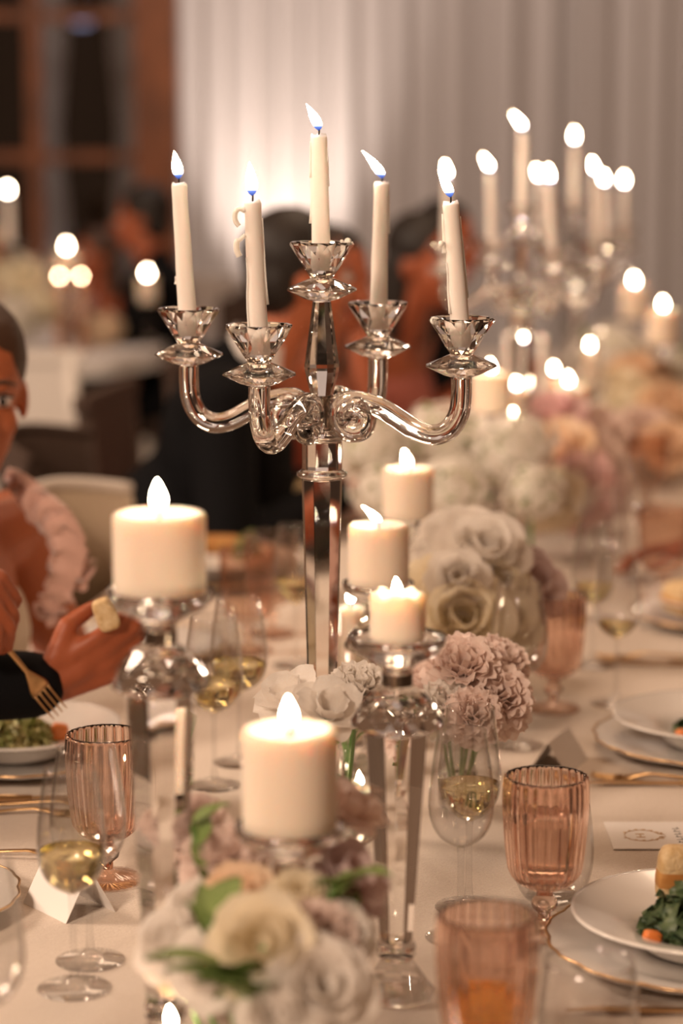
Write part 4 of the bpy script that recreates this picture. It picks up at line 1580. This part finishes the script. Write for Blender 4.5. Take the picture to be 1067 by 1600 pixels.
low_vase(on_table(690, 900), 0.08, 0.10, 'low bowl under the airy white flower heads', M_CHAIRW)
for i, (px, py, t, rp, lab) in enumerate((
        (580, 700, 4.25, 62, 'airy white flower head left of the rear pillar candle'),
        (690, 690, 4.35, 66, 'airy white flower head below the glass arm end'),
        (800, 705, 4.25, 66, 'airy green and white head right of the dark column'),
        (705, 765, 4.10, 58, 'airy white flower head just above the middle roses'),
        (600, 770, 4.10, 46, 'airy white flower head behind the pillar right of stem'),
        (830, 770, 4.12, 46, 'airy white flower head low by the pink flowers'),
        (950, 560, 6.0, 60, 'far airy white head under the farthest candelabra'),
        (1030, 590, 5.9, 56, 'far airy white head at the right edge'),
        (985, 640, 5.6, 50, 'far airy head between peach roses at right'))):
    p = at_depth(px, py, t)
    hydrangea(p, rp * t / FPX, lab, 'white' if i != 8 else 'cream', seed=i)
ve = on_table(880, 800)
low_vase(ve, 0.08, 0.08, 'low bowl under the pink and peach roses', M_CHAIRW)
flower_cluster([
    ('rose', 'pink', 862, 636, 4.75, 36, (0.4, -0.2), 'bright pink rose topmost below the wide blurred pillar'),
    ('rose', 'peach', 862, 700, 4.6, 44, (0.7, -0.4), 'large peach rose right of the dark crystal column'),
    ('rose', 'blush', 910, 690, 4.8, 40, (0.6, 0.2), 'blush rose in the middle of the pink group'),
    ('rose', 'pink', 900, 752, 4.55, 46, (0.9, 0.1), 'large pale pink rose lowest of the pink group'),
    ('rose', 'blush', 945, 735, 4.75, 36, (0.7, 0.5), 'blush rose at right of the pink group'),
    ('rose', 'cream', 860, 770, 4.5, 36, (0.8, -0.4), 'cream rose low left of the pink group'),
    ('lis', 'lilac', 935, 775, 4.6, 32, (0.8, 0.4), 'dusky bloom low right of the pink group'),
    ('rose', 'blush', 935, 660, 5.1, 34, (0.5, 0.2), 'far blush rose behind the pink group'),
], ve, 'pink and peach roses beyond the middle', whole=True)
vf = at_depth(1000, 690, 5.5)
vf = Vector((vf.x, vf.y, TABLE))
low_vase(vf, 0.08, 0.08, 'low bowl under the far peach roses', M_CHAIRW)
flower_cluster([
    ('rose', 'peach', 1000, 575, 5.7, 34, (0.5, 0), 'far peach rose under the right edge pillar'),
    ('rose', 'peach', 1052, 628, 5.5, 34, (0.6, 0.3), 'far peach rose nearest the right edge'),
    ('rose', 'cream', 960, 605, 5.6, 32, (0.6, -0.3), 'far cream rose left of the far peach roses'),
    ('rose', 'blush', 1010, 668, 5.4, 34, (0.7, 0.1), 'far blush rose below the far peach roses'),
    ('rose', 'peach', 1050, 690, 5.3, 30, (0.8, 0.3), 'far peach rose lowest at the right edge'),
    ('rose', 'white', 905, 605, 5.6, 30, (0.5, -0.3), 'far white rose behind the wide blurred pillar'),
], vf, 'far peach roses', whole=True)


# ================================================================== people
def capsule(mb, p0, r0, p1, r1, n=12):
    p0, p1 = Vector(p0), Vector(p1)
    d = p1 - p0
    L = d.length or 1e-4
    q = Vector((0, 0, 1)).rotation_difference(d).to_matrix().to_4x4()
    prof = [(0, -r0)]
    for i in range(1, 5):
        a = -PI / 2 + PI / 2 * i / 4
        prof.append((r0 * math.cos(a), r0 * math.sin(a)))
    for i in range(0, 4):
        a = PI / 2 * i / 4
        prof.append((r1 * math.cos(a), L + r1 * math.sin(a)))
    prof.append((0, L + r1))
    mb.lathe(prof, n, mtx=Matrix.Translation(p0) @ q)


def blob(name, prims, voxel, mat, parent, iters=4):
    """one continuous surface grown over capsules and ellipsoids"""
    mb = MB()
    for pr in prims:
        if pr[0] == 'c':
            capsule(mb, *pr[1:])
        else:
            c, rr = pr[1], pr[2]
            m = Matrix.Translation(Vector(c)) @ (Euler(pr[3]).to_matrix().to_4x4() if len(pr) > 3 else Matrix.Identity(4)) @ Matrix.Diagonal((*rr, 1))
            prof = [(math.sin(PI * i / 10), -math.cos(PI * i / 10)) for i in range(11)]
            prof[0], prof[-1] = (0, -1), (0, 1)
            mb.lathe(prof, 16, mtx=m)
    tmp = mb.build('tmp_blob', mat)
    md = tmp.modifiers.new('r', 'REMESH')
    md.mode = 'VOXEL'
    md.voxel_size = voxel
    if iters:
        sm = tmp.modifiers.new('s', 'SMOOTH')
        sm.iterations = iters
        sm.factor = 0.5
    dg = bpy.context.evaluated_depsgraph_get()
    me = bpy.data.meshes.new_from_object(tmp.evaluated_get(dg))
    old = tmp.data
    bpy.data.objects.remove(tmp)
    bpy.data.meshes.remove(old)
    me.name = name
    me.materials.clear()
    me.materials.append(mat)
    me.polygons.foreach_set('use_smooth', [True] * len(me.polygons))
    return link(name, me, parent)


def hand_prims(w, d, n, side, curl=0.35, pinch=0.0):
    """palm and five fingers; w wrist, d pointing direction, n palm normal (palm side), side +1 thumb on the left of d x n"""
    d = d.normalized()
    n = (n - d * n.dot(d)).normalized()
    s = d.cross(n) * side           # towards the thumb
    out = []
    kn = []
    lens = [(0.040, 0.024, 0.020), (0.044, 0.028, 0.021), (0.041, 0.026, 0.020), (0.032, 0.020, 0.018)]
    for i in range(4):
        o_ = (1.5 - i) * 0.0195
        k = w + d * (0.088 - 0.004 * abs(i - 1)) + s * o_
        out.append(('c', w + d * 0.012 + s * o_ * 0.65, 0.0135, k, 0.0105))
        p, a = k, 0.0
        for j in range(3):
            a += curl * (1.0 if j else 0.8) * (1 + 0.1 * i)
            q = p + (d * math.cos(a) + n * math.sin(a) + s * 0.04 * (1.5 - i)) * lens[i][j]
            out.append(('c', p, 0.0098 - 0.0008 * j, q, 0.0090 - 0.0010 * j))
            p = q
    # thumb from the side of the palm near its base
    t0 = w + d * 0.025 + s * 0.026
    t1 = t0 + d * 0.032 + s * 0.026 + n * 0.016
    t2 = t1 + d * 0.030 + s * (0.008 - 0.02 * pinch) + n * (0.016 + 0.014 * pinch)
    t3 = t2 + d * 0.024 - s * 0.012 * pinch + n * (0.008 + 0.010 * pinch)
    out += [('c', t0, 0.014, t1, 0.0125), ('c', t1, 0.0120, t2, 0.0105), ('c', t2, 0.0102, t3, 0.0085)]
    out.append(('c', w, 0.021, w + d * 0.05, 0.018))
    return out


def elbow(S, W, l1, l2, hint):
    d = W - S
    L = min(d.length, (l1 + l2) * 0.998)
    u = d.normalized()
    a = (l1 * l1 - l2 * l2 + L * L) / (2 * L)
    h = math.sqrt(max(l1 * l1 - a * a, 1e-6))
    hv = hint - u * hint.dot(u)
    return S + u * a + hv.normalized() * h, S + u * L


SKINS = {}


def skin_mat(name, c):
    if name not in SKINS:
        SKINS[name] = principled(name, c, 0.5, sss=0.25, sss_r=(0.012, 0.005, 0.003), var=(12, tuple(v * 0.88 for v in c), 3), bump=(140, 0.08, 0.001))
    return SKINS[name]


M_HAIRD = principled('dark_hair', (0.012, 0.007, 0.005), 0.55, bump=(90, 0.4, 0.004))
M_HAIRB = principled('brown_hair', (0.06, 0.025, 0.012), 0.55, bump=(90, 0.4, 0.004))
M_HAIRL = principled('fair_hair', (0.40, 0.24, 0.12), 0.55, bump=(90, 0.4, 0.004))
M_EYE = principled('eye_dark', (0.015, 0.008, 0.006), 0.2)
M_EYEW = principled('eye_white', (0.6, 0.5, 0.45), 0.3)
M_LIP = principled('lip_rose', (0.36, 0.08, 0.05), 0.45)
M_SHIRT = principled('white_shirt', (0.75, 0.70, 0.66), 0.8)


def person(label, loc, face, outfit, outfit_mat, skin, hair, wrists=(None, None), lean=0.10, side_lean=0.0, head_yaw=0.0, head_pitch=0.0, voxel=0.009,
           scale=1.0, hair_style='short', palm=None, hand_curl=(0.35, 0.35), pinch=(0, 0), shirt=True, hand_dirs=(None, None), trousers=None, elbow_hint=None):
    """seated figure; local +x is where it faces; wrists are world points (left, right)"""
    t = thing('person', label, 'person', loc, face)
    t.scale = (scale,) * 3
    bpy.context.view_layer.update()
    inv = t.matrix_basis.inverted()
    V = Vector
    hip = V((0.0, 0, 0.53))
    chest = V((0.05 + lean * 0.75, side_lean * 0.7, 0.86))
    nk = V((0.05 + lean * 1.05, side_lean, 1.045))
    HD = V((0.075 + lean * 1.25, side_lean * 1.15, 1.19))
    body = [('e', hip + V((0, 0, 0.0)), (0.125, 0.17, 0.13)), ('c', hip + V((0, 0, 0.05)), 0.125, chest - V((0, 0, 0.06)), 0.120),
            ('e', chest, (0.115, 0.165, 0.17)), ('c', chest + V((0, 0, 0.09)), 0.085, nk, 0.055), ('c', nk - V((0.0, 0, 0.03)), 0.058, HD - V((0.01, 0, 0.05)), 0.052)]
    sh = {}
    cloth = [('e', hip, (0.142, 0.187, 0.145)), ('c', hip + V((0, 0, 0.05)), 0.142, chest - V((0, 0, 0.06)), 0.138), ('e', chest, (0.134, 0.184, 0.185))]
    legs = []
    for s in (1, -1):
        S = V((0.03 + lean * 0.88, side_lean * 0.9 + s * 0.175, 0.965))
        sh[s] = S
        body.append(('c', chest + V((0, s * 0.06, 0.085)), 0.075, S, 0.058))
        cloth.append(('c', chest + V((0, s * 0.05, 0.08)), 0.095, S, 0.072))
        kn = V((0.43, s * 0.12, 0.50))
        an = V((0.40, s * 0.12, 0.09))
        body += [('c', hip + V((0.02, s * 0.085, -0.02)), 0.088, kn, 0.058), ('c', kn, 0.058, an, 0.040), ('c', an - V((0.02, 0, 0.04)), 0.038, an + V((0.15, 0, -0.055)), 0.030)]
        legs += [('c', hip + V((0.02, s * 0.085, -0.02)), 0.102, kn, 0.074), ('c', kn, 0.074, an + V((0, 0, 0.03)), 0.060)]
    idx = 0
    for s in (1, -1):
        wr = wrists[idx]
        if wr is None:
            wl = V((0.36 + lean * 0.4, s * 0.14, 0.80))
        else:
            wl = inv @ V(wr)
        hint = V((-0.25, s * 0.55, -1)) if elbow_hint is None else V(elbow_hint)
        E, W_ = elbow(sh[s], wl, 0.29, 0.255, hint)
        body += [('c', sh[s], 0.052, E, 0.040), ('c', E, 0.040, W_, 0.026)]
        cloth_arm = [('c', sh[s], 0.066, E, 0.056), ('c', E, 0.056, W_ - (W_ - E).normalized() * 0.015, 0.042)]
        if outfit == 'suit':
            cloth += cloth_arm
        dd = (W_ - E).normalized() if hand_dirs[idx] is None else (inv.to_3x3() @ V(hand_dirs[idx])).normalized()
        pn = V((0, -s * 0.3, -1)) if palm is None or palm[idx] is None else (inv.to_3x3() @ V(palm[idx])).normalized()
        body += hand_prims(W_, dd, pn, 1 if s < 0 else -1, hand_curl[idx], pinch[idx])
        if outfit == 'suit' and shirt:
            u = (W_ - E).normalized()
            MB().tube([W_ - u * 0.022, W_ + u * 0.002], [0.034, 0.033], 16).build('shirt_cuff', M_SHIRT, t)
        idx += 1
    # head
    ry = Matrix.Rotation(head_yaw, 4, 'Z') @ Matrix.Rotation(head_pitch, 4, 'Y')

    def H(x, y, z):
        return HD + (ry @ V((x, y, z)))

    er = (0, head_pitch, head_yaw)
    body += [('e', H(-0.012, 0, 0.030), (0.094, 0.075, 0.092), er), ('e', H(0.030, 0, -0.030), (0.062, 0.058, 0.082), er), ('e', H(0.048, 0, -0.088), (0.036, 0.036, 0.026), er),
             ('c', H(0.088, 0, 0.004), 0.0085, H(0.108, 0, -0.036), 0.0125), ('e', H(0.074, 0, 0.018), (0.018, 0.046, 0.012), er)]
    for s in (1, -1):
        body += [('e', H(-0.006, s * 0.075, -0.014), (0.018, 0.008, 0.030), er), ('e', H(0.058, s * 0.034, -0.034), (0.024, 0.022, 0.024), er)]
    sk = blob('body', body, voxel, skin, t)
    for s in (1, -1):
        e_ = MB().ball(H(0.079, s * 0.031, 0.000), (0.0125, 0.0145, 0.0095), 12, 8).build('eye', M_EYEW, t)
        MB().ball(H(0.0885, s * 0.030, 0.000), (0.0045, 0.0068, 0.0068), 10, 6).build('iris', M_EYE, e_)
        MB().tube([H(0.084, s * 0.014, 0.022), H(0.086, s * 0.032, 0.027), H(0.074, s * 0.050, 0.020)], [0.003, 0.0035, 0.002], 6).build('eyebrow', hair, t)
        MB().tube([H(0.090, s * 0.018, 0.006), H(0.0915, s * 0.031, 0.0095), H(0.082, s * 0.046, 0.005)], [0.0015, 0.002, 0.0015], 6).build('eyelid', M_EYE, t)
    MB().ball(H(0.091, 0, -0.0605), (0.007, 0.024, 0.0045), 12, 6).ball(H(0.090, 0, -0.069), (0.008, 0.020, 0.0055), 12, 6).build('lips', M_LIP, t)
    hp = [('e', H(-0.024, 0, 0.046), (0.097, 0.086, 0.090), er), ('e', H(-0.050, 0, 0.0), (0.062, 0.080, 0.080), er)]
    if hair_style == 'long':
        hp += [('c', H(-0.05, 0.045, 0.0), 0.048, H(-0.07, 0.06, -0.20), 0.035), ('c', H(-0.05, -0.045, 0.0), 0.048, H(-0.07, -0.06, -0.20), 0.035), ('c', H(-0.07, 0, 0), 0.05, H(-0.085, 0, -0.22), 0.04)]
    elif hair_style == 'bun':
        hp += [('e', H(-0.115, 0, 0.02), (0.045, 0.05, 0.045), er)]
    blob('hair', hp, max(voxel, 0.007), hair, t, 3)
    if outfit == 'suit':
        cloth += [('c', chest + V((-0.01, 0, 0.12)), 0.085, nk - V((0.015, 0, 0.012)), 0.066)]
        blob('jacket', cloth, max(voxel, 0.008), outfit_mat, t, 3)
        blob('trousers', legs, 0.012, trousers or outfit_mat, t, 3)
        if shirt:
            MB().tube([nk - V((0.012, 0, 0.012)), nk + V((0.006, 0, 0.030))], [0.070, 0.0635], 20, cap=False).build('shirt_collar', M_SHIRT, t)
    else:
        cloth = cloth[:2] + [('e', chest - V((0, 0, 0.03)), (0.131, 0.180, 0.135))]
        blob('dress', cloth + legs, 0.010, outfit_mat, t, 3)
    return t


SK1 = skin_mat('warm_skin', (0.46, 0.13, 0.05))
SK2 = skin_mat('tan_skin', (0.36, 0.095, 0.038))
M_GOWN = principled('cream_satin', (0.62, 0.50, 0.36), 0.5, sheen=0.3)
M_RED = principled('rust_dress', (0.30, 0.06, 0.03), 0.7)
M_ROSED = principled('dusty_rose_dress', (0.42, 0.13, 0.10), 0.7)
M_BLUE = principled('blue_violet_dress', (0.13, 0.13, 0.34), 0.7)
FACE = -TDIR

# man at left whose hands hold a fork and a piece of bread
hb = at_depth(98, 1072, 2.93)         # wrist of the hand with bread
hf = at_depth(-108, 874, 2.84)         # wrist of the hand with the fork
man = person('man in black suit at left edge, only hands in view, holding bread and fork', (-1.0, 2.86, 0), FACE, 'suit', M_SUIT, SK2, M_HAIRD,
             wrists=(hf, hb), lean=0.16, voxel=0.0048, hand_curl=(0.75, 0.42), pinch=(0.5, 0.9),
             hand_dirs=((0.75, -0.25, -0.35), (0.93, 0.1, 0.42)), palm=((0.2, 0.3, -1), (-0.1, 0.85, 0.35)), elbow_hint=(-0.1, 0.1, -1))
ft = at_depth(92, 1114, 2.90)
fh = at_depth(6, 1008, 2.84)
dv = (ft - fh).normalized()
fk = fork(ft - dv * 0.101, (0, 0, 0), 'gold fork held in the hand at left, pointing into the salad')
yax = dv.cross(Vector((-0.12, 0.95, -0.45)))
yax = (yax - dv * yax.dot(dv)).normalized()
zax = dv.cross(yax)
mt = Matrix((dv, yax, zax)).transposed().to_4x4()
mt.translation = ft - dv * 0.101
fk.matrix_world = mt
pb = at_depth(174, 984, 2.905)
chunk(pb, (0.028, 0.016, 0.042), (0.15, -0.3, 0.2), 'torn golden bread piece held between fingers at left', M_BREAD, None, name='bread_piece', seed=12)

# woman in a strapless cream gown with a tulle shoulder frill
wm = person('woman in cream gown with tulle shoulder frill at left edge, face half in view', (-0.735, 3.48, 0), FACE - 0.45, 'dress', M_GOWN, SK1, M_HAIRB,
            wrists=((-0.62, 3.75, TABLE + 0.02), (-0.66, 3.2, TABLE + 0.02)), lean=0.16, voxel=0.0055, head_yaw=-0.62, hair_style='bun', head_pitch=0.06)
tulle = principled('blush_tulle', (0.66, 0.40, 0.33), 0.8, sheen=0.5)
rnd = random.Random(4)
vs, fs = [], []
NU, NV = 60, 7
fr0 = at_depth(26, 745, 3.42)
fr = [at_depth(28, 748, 3.44), at_depth(58, 778, 3.40), at_depth(98, 815, 3.38), at_depth(112, 865, 3.38), at_depth(92, 925, 3.40), at_depth(70, 960, 3.42)]
sp_ = spline(fr, 12)
NU = len(sp_) - 1
for i, p_ in enumerate(sp_):
    s_ = i / NU
    wd = 0.030 + 0.020 * math.sin(PI * s_)
    for j in range(NV + 1):
        q_ = j / NV
        a_ = 2 * PI * q_ * 0.8
        rr_ = wd * (0.45 + 0.5 * q_ * math.sin(PI * min(1, s_ * 1.2 + 0.1)))
        off_ = Vector((math.cos(a_ + 0.4), -0.5 * math.sin(a_), math.sin(a_))) * rr_
        off_ += Vector((0.006 * math.sin(i * 1.1 + j), 0.006 * math.cos(i * 0.9), 0.006 * math.cos(i * 1.4 + 2 * j))) * (0.3 + q_)
        vs.append(p_ + off_)
for i in range(NU):
    for j in range(NV):
        a_ = i * (NV + 1) + j
        fs.append((a_, a_ + 1, a_ + NV + 2, a_ + NV + 1))
bpy.context.view_layer.update()
fo = make_mesh('tulle_frill', [wm.matrix_world.inverted() @ v for v in vs], fs, tulle)
link('tulle_frill', fo, wm)


def seat_pos(y, back=0.80):
    return (table_x(y) - back, y, 0)


person('dark haired man in black suit leaning to the table at left', (table_x(4.85) - 0.85, 4.85, 0), FACE + 0.1, 'suit', M_SUIT, SK1, M_HAIRD,
       lean=0.24, scale=1.05, side_lean=0.0, head_yaw=0.25, shirt=True)
person('seated guest in rust dress behind the near candelabra left arm', (table_x(5.65) - 0.78, 5.65, 0), FACE - 0.3, 'dress', M_RED, SK2, M_HAIRD,
       lean=0.16, head_yaw=-0.3, hair_style='long')
person('seated guest with bare arms behind the near candelabra right arm', (table_x(6.45) - 0.74, 6.45, 0), FACE - 0.3, 'dress', M_ROSED, SK2, M_HAIRD,
       lean=0.20, head_yaw=-0.2, hair_style='long', wrists=((0.34, 6.5, TABLE + 0.09), (0.30, 6.1, TABLE + 0.10)))
person('farthest seated guest with dark hair beyond the candelabra right cup', (table_x(7.3) - 0.74, 7.3, 0), FACE - 0.2, 'suit', M_SUIT, SK2, M_HAIRD,
       lean=0.14, head_yaw=-0.3)
person('guest in black seen from behind, beside the timber post', (-0.60, 8.95, 0), R(175), 'suit', M_SUIT, SK2, M_HAIRD, lean=0.05, shirt=False)
person('guest in blue violet dress at the far round table', (-0.80, 9.55, 0), R(215), 'dress', M_BLUE, SK2, M_HAIRB, lean=0.12, scale=0.86, hair_style='long')
person('guest with fair hair at the far round table', (-1.42, 9.95, 0), R(265), 'dress', M_ROSED, SK1, M_HAIRL, lean=0.1, scale=0.86, hair_style='long')
person('guest at right, only a bare forearm resting on the cloth in view', (1.26, 4.28, 0), R(180) - TDIR, 'dress', M_RED, SK2, M_HAIRD,
       lean=0.20, wrists=((0.93, 4.0, TABLE + 0.045), (0.60, 4.20, TABLE + 0.045)), hair_style='long', hand_dirs=((-0.9, 0.1, 0), (-0.99, -0.05, -0.02)))


# ================================================================== chairs
def panel_chair(label, loc, rotz, mat=M_CHAIRW):
    """white chair with broad panel back, open gap, seat and four legs; faces local +x"""
    t = thing('dining_chair', label, 'chair', loc, rotz, 'white panel back chairs')
    MB().box(0.0, 0, 0.445, 0.42, 0.43, 0.05).build('seat', mat, t, smooth=False)
    for sx in (-1, 1):
        for sy in (-1, 1):
            if sx > 0:
                MB().box(sx * 0.185, sy * 0.19, 0.21, 0.035, 0.035, 0.42).build('leg', mat, t, smooth=False)
            else:
                MB().tube([(-0.19, sy * 0.19, 0.0), (-0.19, sy * 0.19, 0.45), (-0.225, sy * 0.19, 0.92)], [0.02, 0.022, 0.02], 8).build('back_post', mat, t)
    MB().box(-0.218, 0, 0.80, 0.028, 0.40, 0.20).build('back_panel', mat, t, smooth=False)
    MB().box(-0.222, 0, 0.915, 0.036, 0.45, 0.035).build('top_rail', mat, t, smooth=False)
    MB().box(-0.196, 0, 0.535, 0.024, 0.38, 0.08).build('lower_rail', mat, t, smooth=False)
    return t


def barrel_chair(label, loc, rotz, cloth=None):
    """curved beige back on a padded seat; faces local +x"""
    t = thing('upholstered_chair', label, 'chair', loc, rotz, 'beige curved back chairs')
    n = 24
    vs, fs = [], []
    for i in range(n + 1):
        a = R(125 + 110 * i / n)
        top = 0.90 + 0.03 * math.sin(PI * i / n)
        for (r, z) in ((0.245, 0.47), (0.245, top - 0.02), (0.258, top), (0.272, top - 0.02), (0.272, 0.47)):
            vs.append((r * math.cos(a) * 1.0 + 0.02, r * math.sin(a), z))
    for i in range(n):
        for k in range(5):
            fs.append((i * 5 + k, i * 5 + (k + 1) % 5, i * 5 + 5 + (k + 1) % 5, i * 5 + 5 + k))
    fs += [tuple(range(5)), tuple(n * 5 + k for k in reversed(range(5)))]
    MB().add(vs, fs).build('backrest', cloth or M_CHAIRB, t)
    MB().lathe([(0, 0.40), (0.21, 0.40), (0.235, 0.42), (0.235, 0.455), (0.21, 0.475), (0, 0.478)], 32).build('seat', M_DARKSEAT, t)
    pts = []
    for i in range(n + 1):
        a = R(125 + 110 * i / n)
        pts.append((0.258 * math.cos(a) + 0.02, 0.258 * math.sin(a), 0.902 + 0.03 * math.sin(PI * i / n)))
    MB().tube(pts, 0.011, 8).build('top_rail', cloth or M_CHAIRW, t)
    for sx, sy in ((-1, -1), (-1, 1), (1, -1), (1, 1)):
        MB().tube([(sx * 0.17, sy * 0.16, 0.0), (sx * 0.15, sy * 0.15, 0.40)], [0.014, 0.019], 8).build('leg', M_CHAIRW, t)
    return t


barrel_chair('beige curved back chair beside the woman in cream gown', (table_x(4.08) - 0.53, 4.08, 0), FACE)
barrel_chair('dark curved back chair under the leaning man in black suit', (table_x(4.85) - 0.82, 4.85, 0), FACE, M_DARKSEAT)
for y, lab in ((5.65, 'the guest in rust dress'), (6.45, 'the guest with bare arms'), (7.3, 'the farthest dark haired guest')):
    panel_chair('dark wooden chair under ' + lab, (table_x(y) - 0.86, y, 0.0), FACE, M_DARKSEAT)
panel_chair('white chair under the woman in cream gown', (-0.78, 3.52, 0), FACE - 0.3)
panel_chair('white chair under the man holding bread', (-1.08, 2.88, 0), FACE)
panel_chair('white chair under the guest resting a forearm', (1.34, 4.26, 0), R(180) - TDIR)
panel_chair('empty white panel back chair at left edge before far table', (-0.94, 6.83, 0), R(92))
barrel_chair('dark curved back chair under the guest in black by the post', (-0.55, 8.95, 0), R(175), M_DARKSEAT)
panel_chair('white chair under the guest in blue violet', (-0.72, 9.62, 0), R(215))
panel_chair('white chair under the fair haired guest', (-1.41, 10.05, 0), R(265))

# ================================================================== far round table
T2 = Vector((-1.40, 8.85, 0))
tb2 = thing('round_table', 'far round table at left under a white cloth', 'table', T2)
MB().lathe([(0, TABLE - 0.04), (0.74, TABLE - 0.04), (0.74, TABLE - 0.006), (0, TABLE - 0.006)], 48).build('tabletop', M_DARKSEAT, tb2)
MB().lathe([(0, 0), (0.28, 0), (0.26, 0.03), (0.05, 0.06), (0.05, TABLE - 0.05), (0, TABLE - 0.05)], 24).build('pedestal', M_DARKSEAT, tb2)
out = [(0.75 * math.cos(2 * PI * i / 120), 0.75 * math.sin(2 * PI * i / 120)) for i in range(120)]
vv, ff = draped_cloth(out, 0.07, 5, 0.006)
cl2 = MB().add(vv, ff).build('tablecloth', M_PAPER, loc=(T2.x, T2.y, TABLE))
smooth_by_angle(cl2, 40)
tag(cl2, 'white cloth on the far round table at left', 'tablecloth')


def far_holder_candle(px, py, t, r, hc, lab_h, lab_c, fl=(0.015, 0.032)):
    p_ = at_depth(px, py, t)
    H_ = p_.z - TABLE - hc
    holder(Vector((p_.x, p_.y, TABLE)), H_, lab_h, pr=max(0.044, r + 0.006))
    pillar(Vector((p_.x, p_.y, TABLE + H_)), r, hc, lab_c, fl=fl, lean=0)


far_holder_candle(104, 392, 8.5, 0.042, 0.075, 'far crystal holder on the round table, middle one', 'far pillar candle in middle of the round table')
far_holder_candle(230, 434, 8.7, 0.034, 0.09, 'far crystal holder on the round table beside the post', 'far candle on the round table before the timber post')
p = at_depth(12, 306, 8.6)
st = thing('glass_candlestick', 'tall far candlestick among the left flowers', 'candlestick', (p.x, p.y, TABLE), 0, 'slim glass candlesticks')
Hh = p.z - TABLE - 0.17
MB().lathe([(0, 0), (0.05, 0), (0.05, 0.006), (0.012, 0.03), (0.010, Hh - 0.03), (0.022, Hh - 0.015), (0.022, Hh), (0, Hh)], 20).build('stick', M_STEM, st)
MB().lathe([(0.0195, Hh), (0.022, Hh), (0.022, Hh + 0.012), (0.0195, Hh + 0.012), (0.0195, Hh)], 20).build('socket_rim', M_STEM, st)
taper(Vector((p.x, p.y, TABLE + Hh)), 0.17, 'far lit taper at the left edge', seed=60, lean=0, fl=(0.016, 0.034), r0=0.017, r1=0.015, detail=False)
for (px, py, t, lab) in ((93, 432, 8.35, 'added far flame cup as crystal reflection, left of two'), (127, 432, 8.35, 'added far flame cup as crystal reflection, right of two')):
    p = at_depth(px, py, t)
    z = p.z - TABLE
    votive(Vector((p.x, p.y, TABLE)), lab, h=z + 0.012, wax=z - 0.012, r=0.02, mat=M_PINKTHIN, fl=(0.010, 0.018))  # lit cups added to stand in for light reflected by the crystal
for i, (px, py, t, rp, col, lab) in enumerate(((30, 440, 8.5, 44, 'cream', 'far cream flower head high at left edge'), (60, 480, 8.4, 40, 'cream', 'far cream flower head over the white chair'),
                                               (15, 500, 8.3, 44, 'white', 'far white flower head at left edge'), (120, 478, 8.9, 26, 'pink', 'far magenta flower head on the round table'),
                                               (160, 515, 8.6, 30, 'peach', 'far peach flower head on the round table'))):
    p = at_depth(px, py, t)
    hydrangea(p, rp * t / FPX, lab, col, seed=70 + i)
bpy.context.view_layer.update()
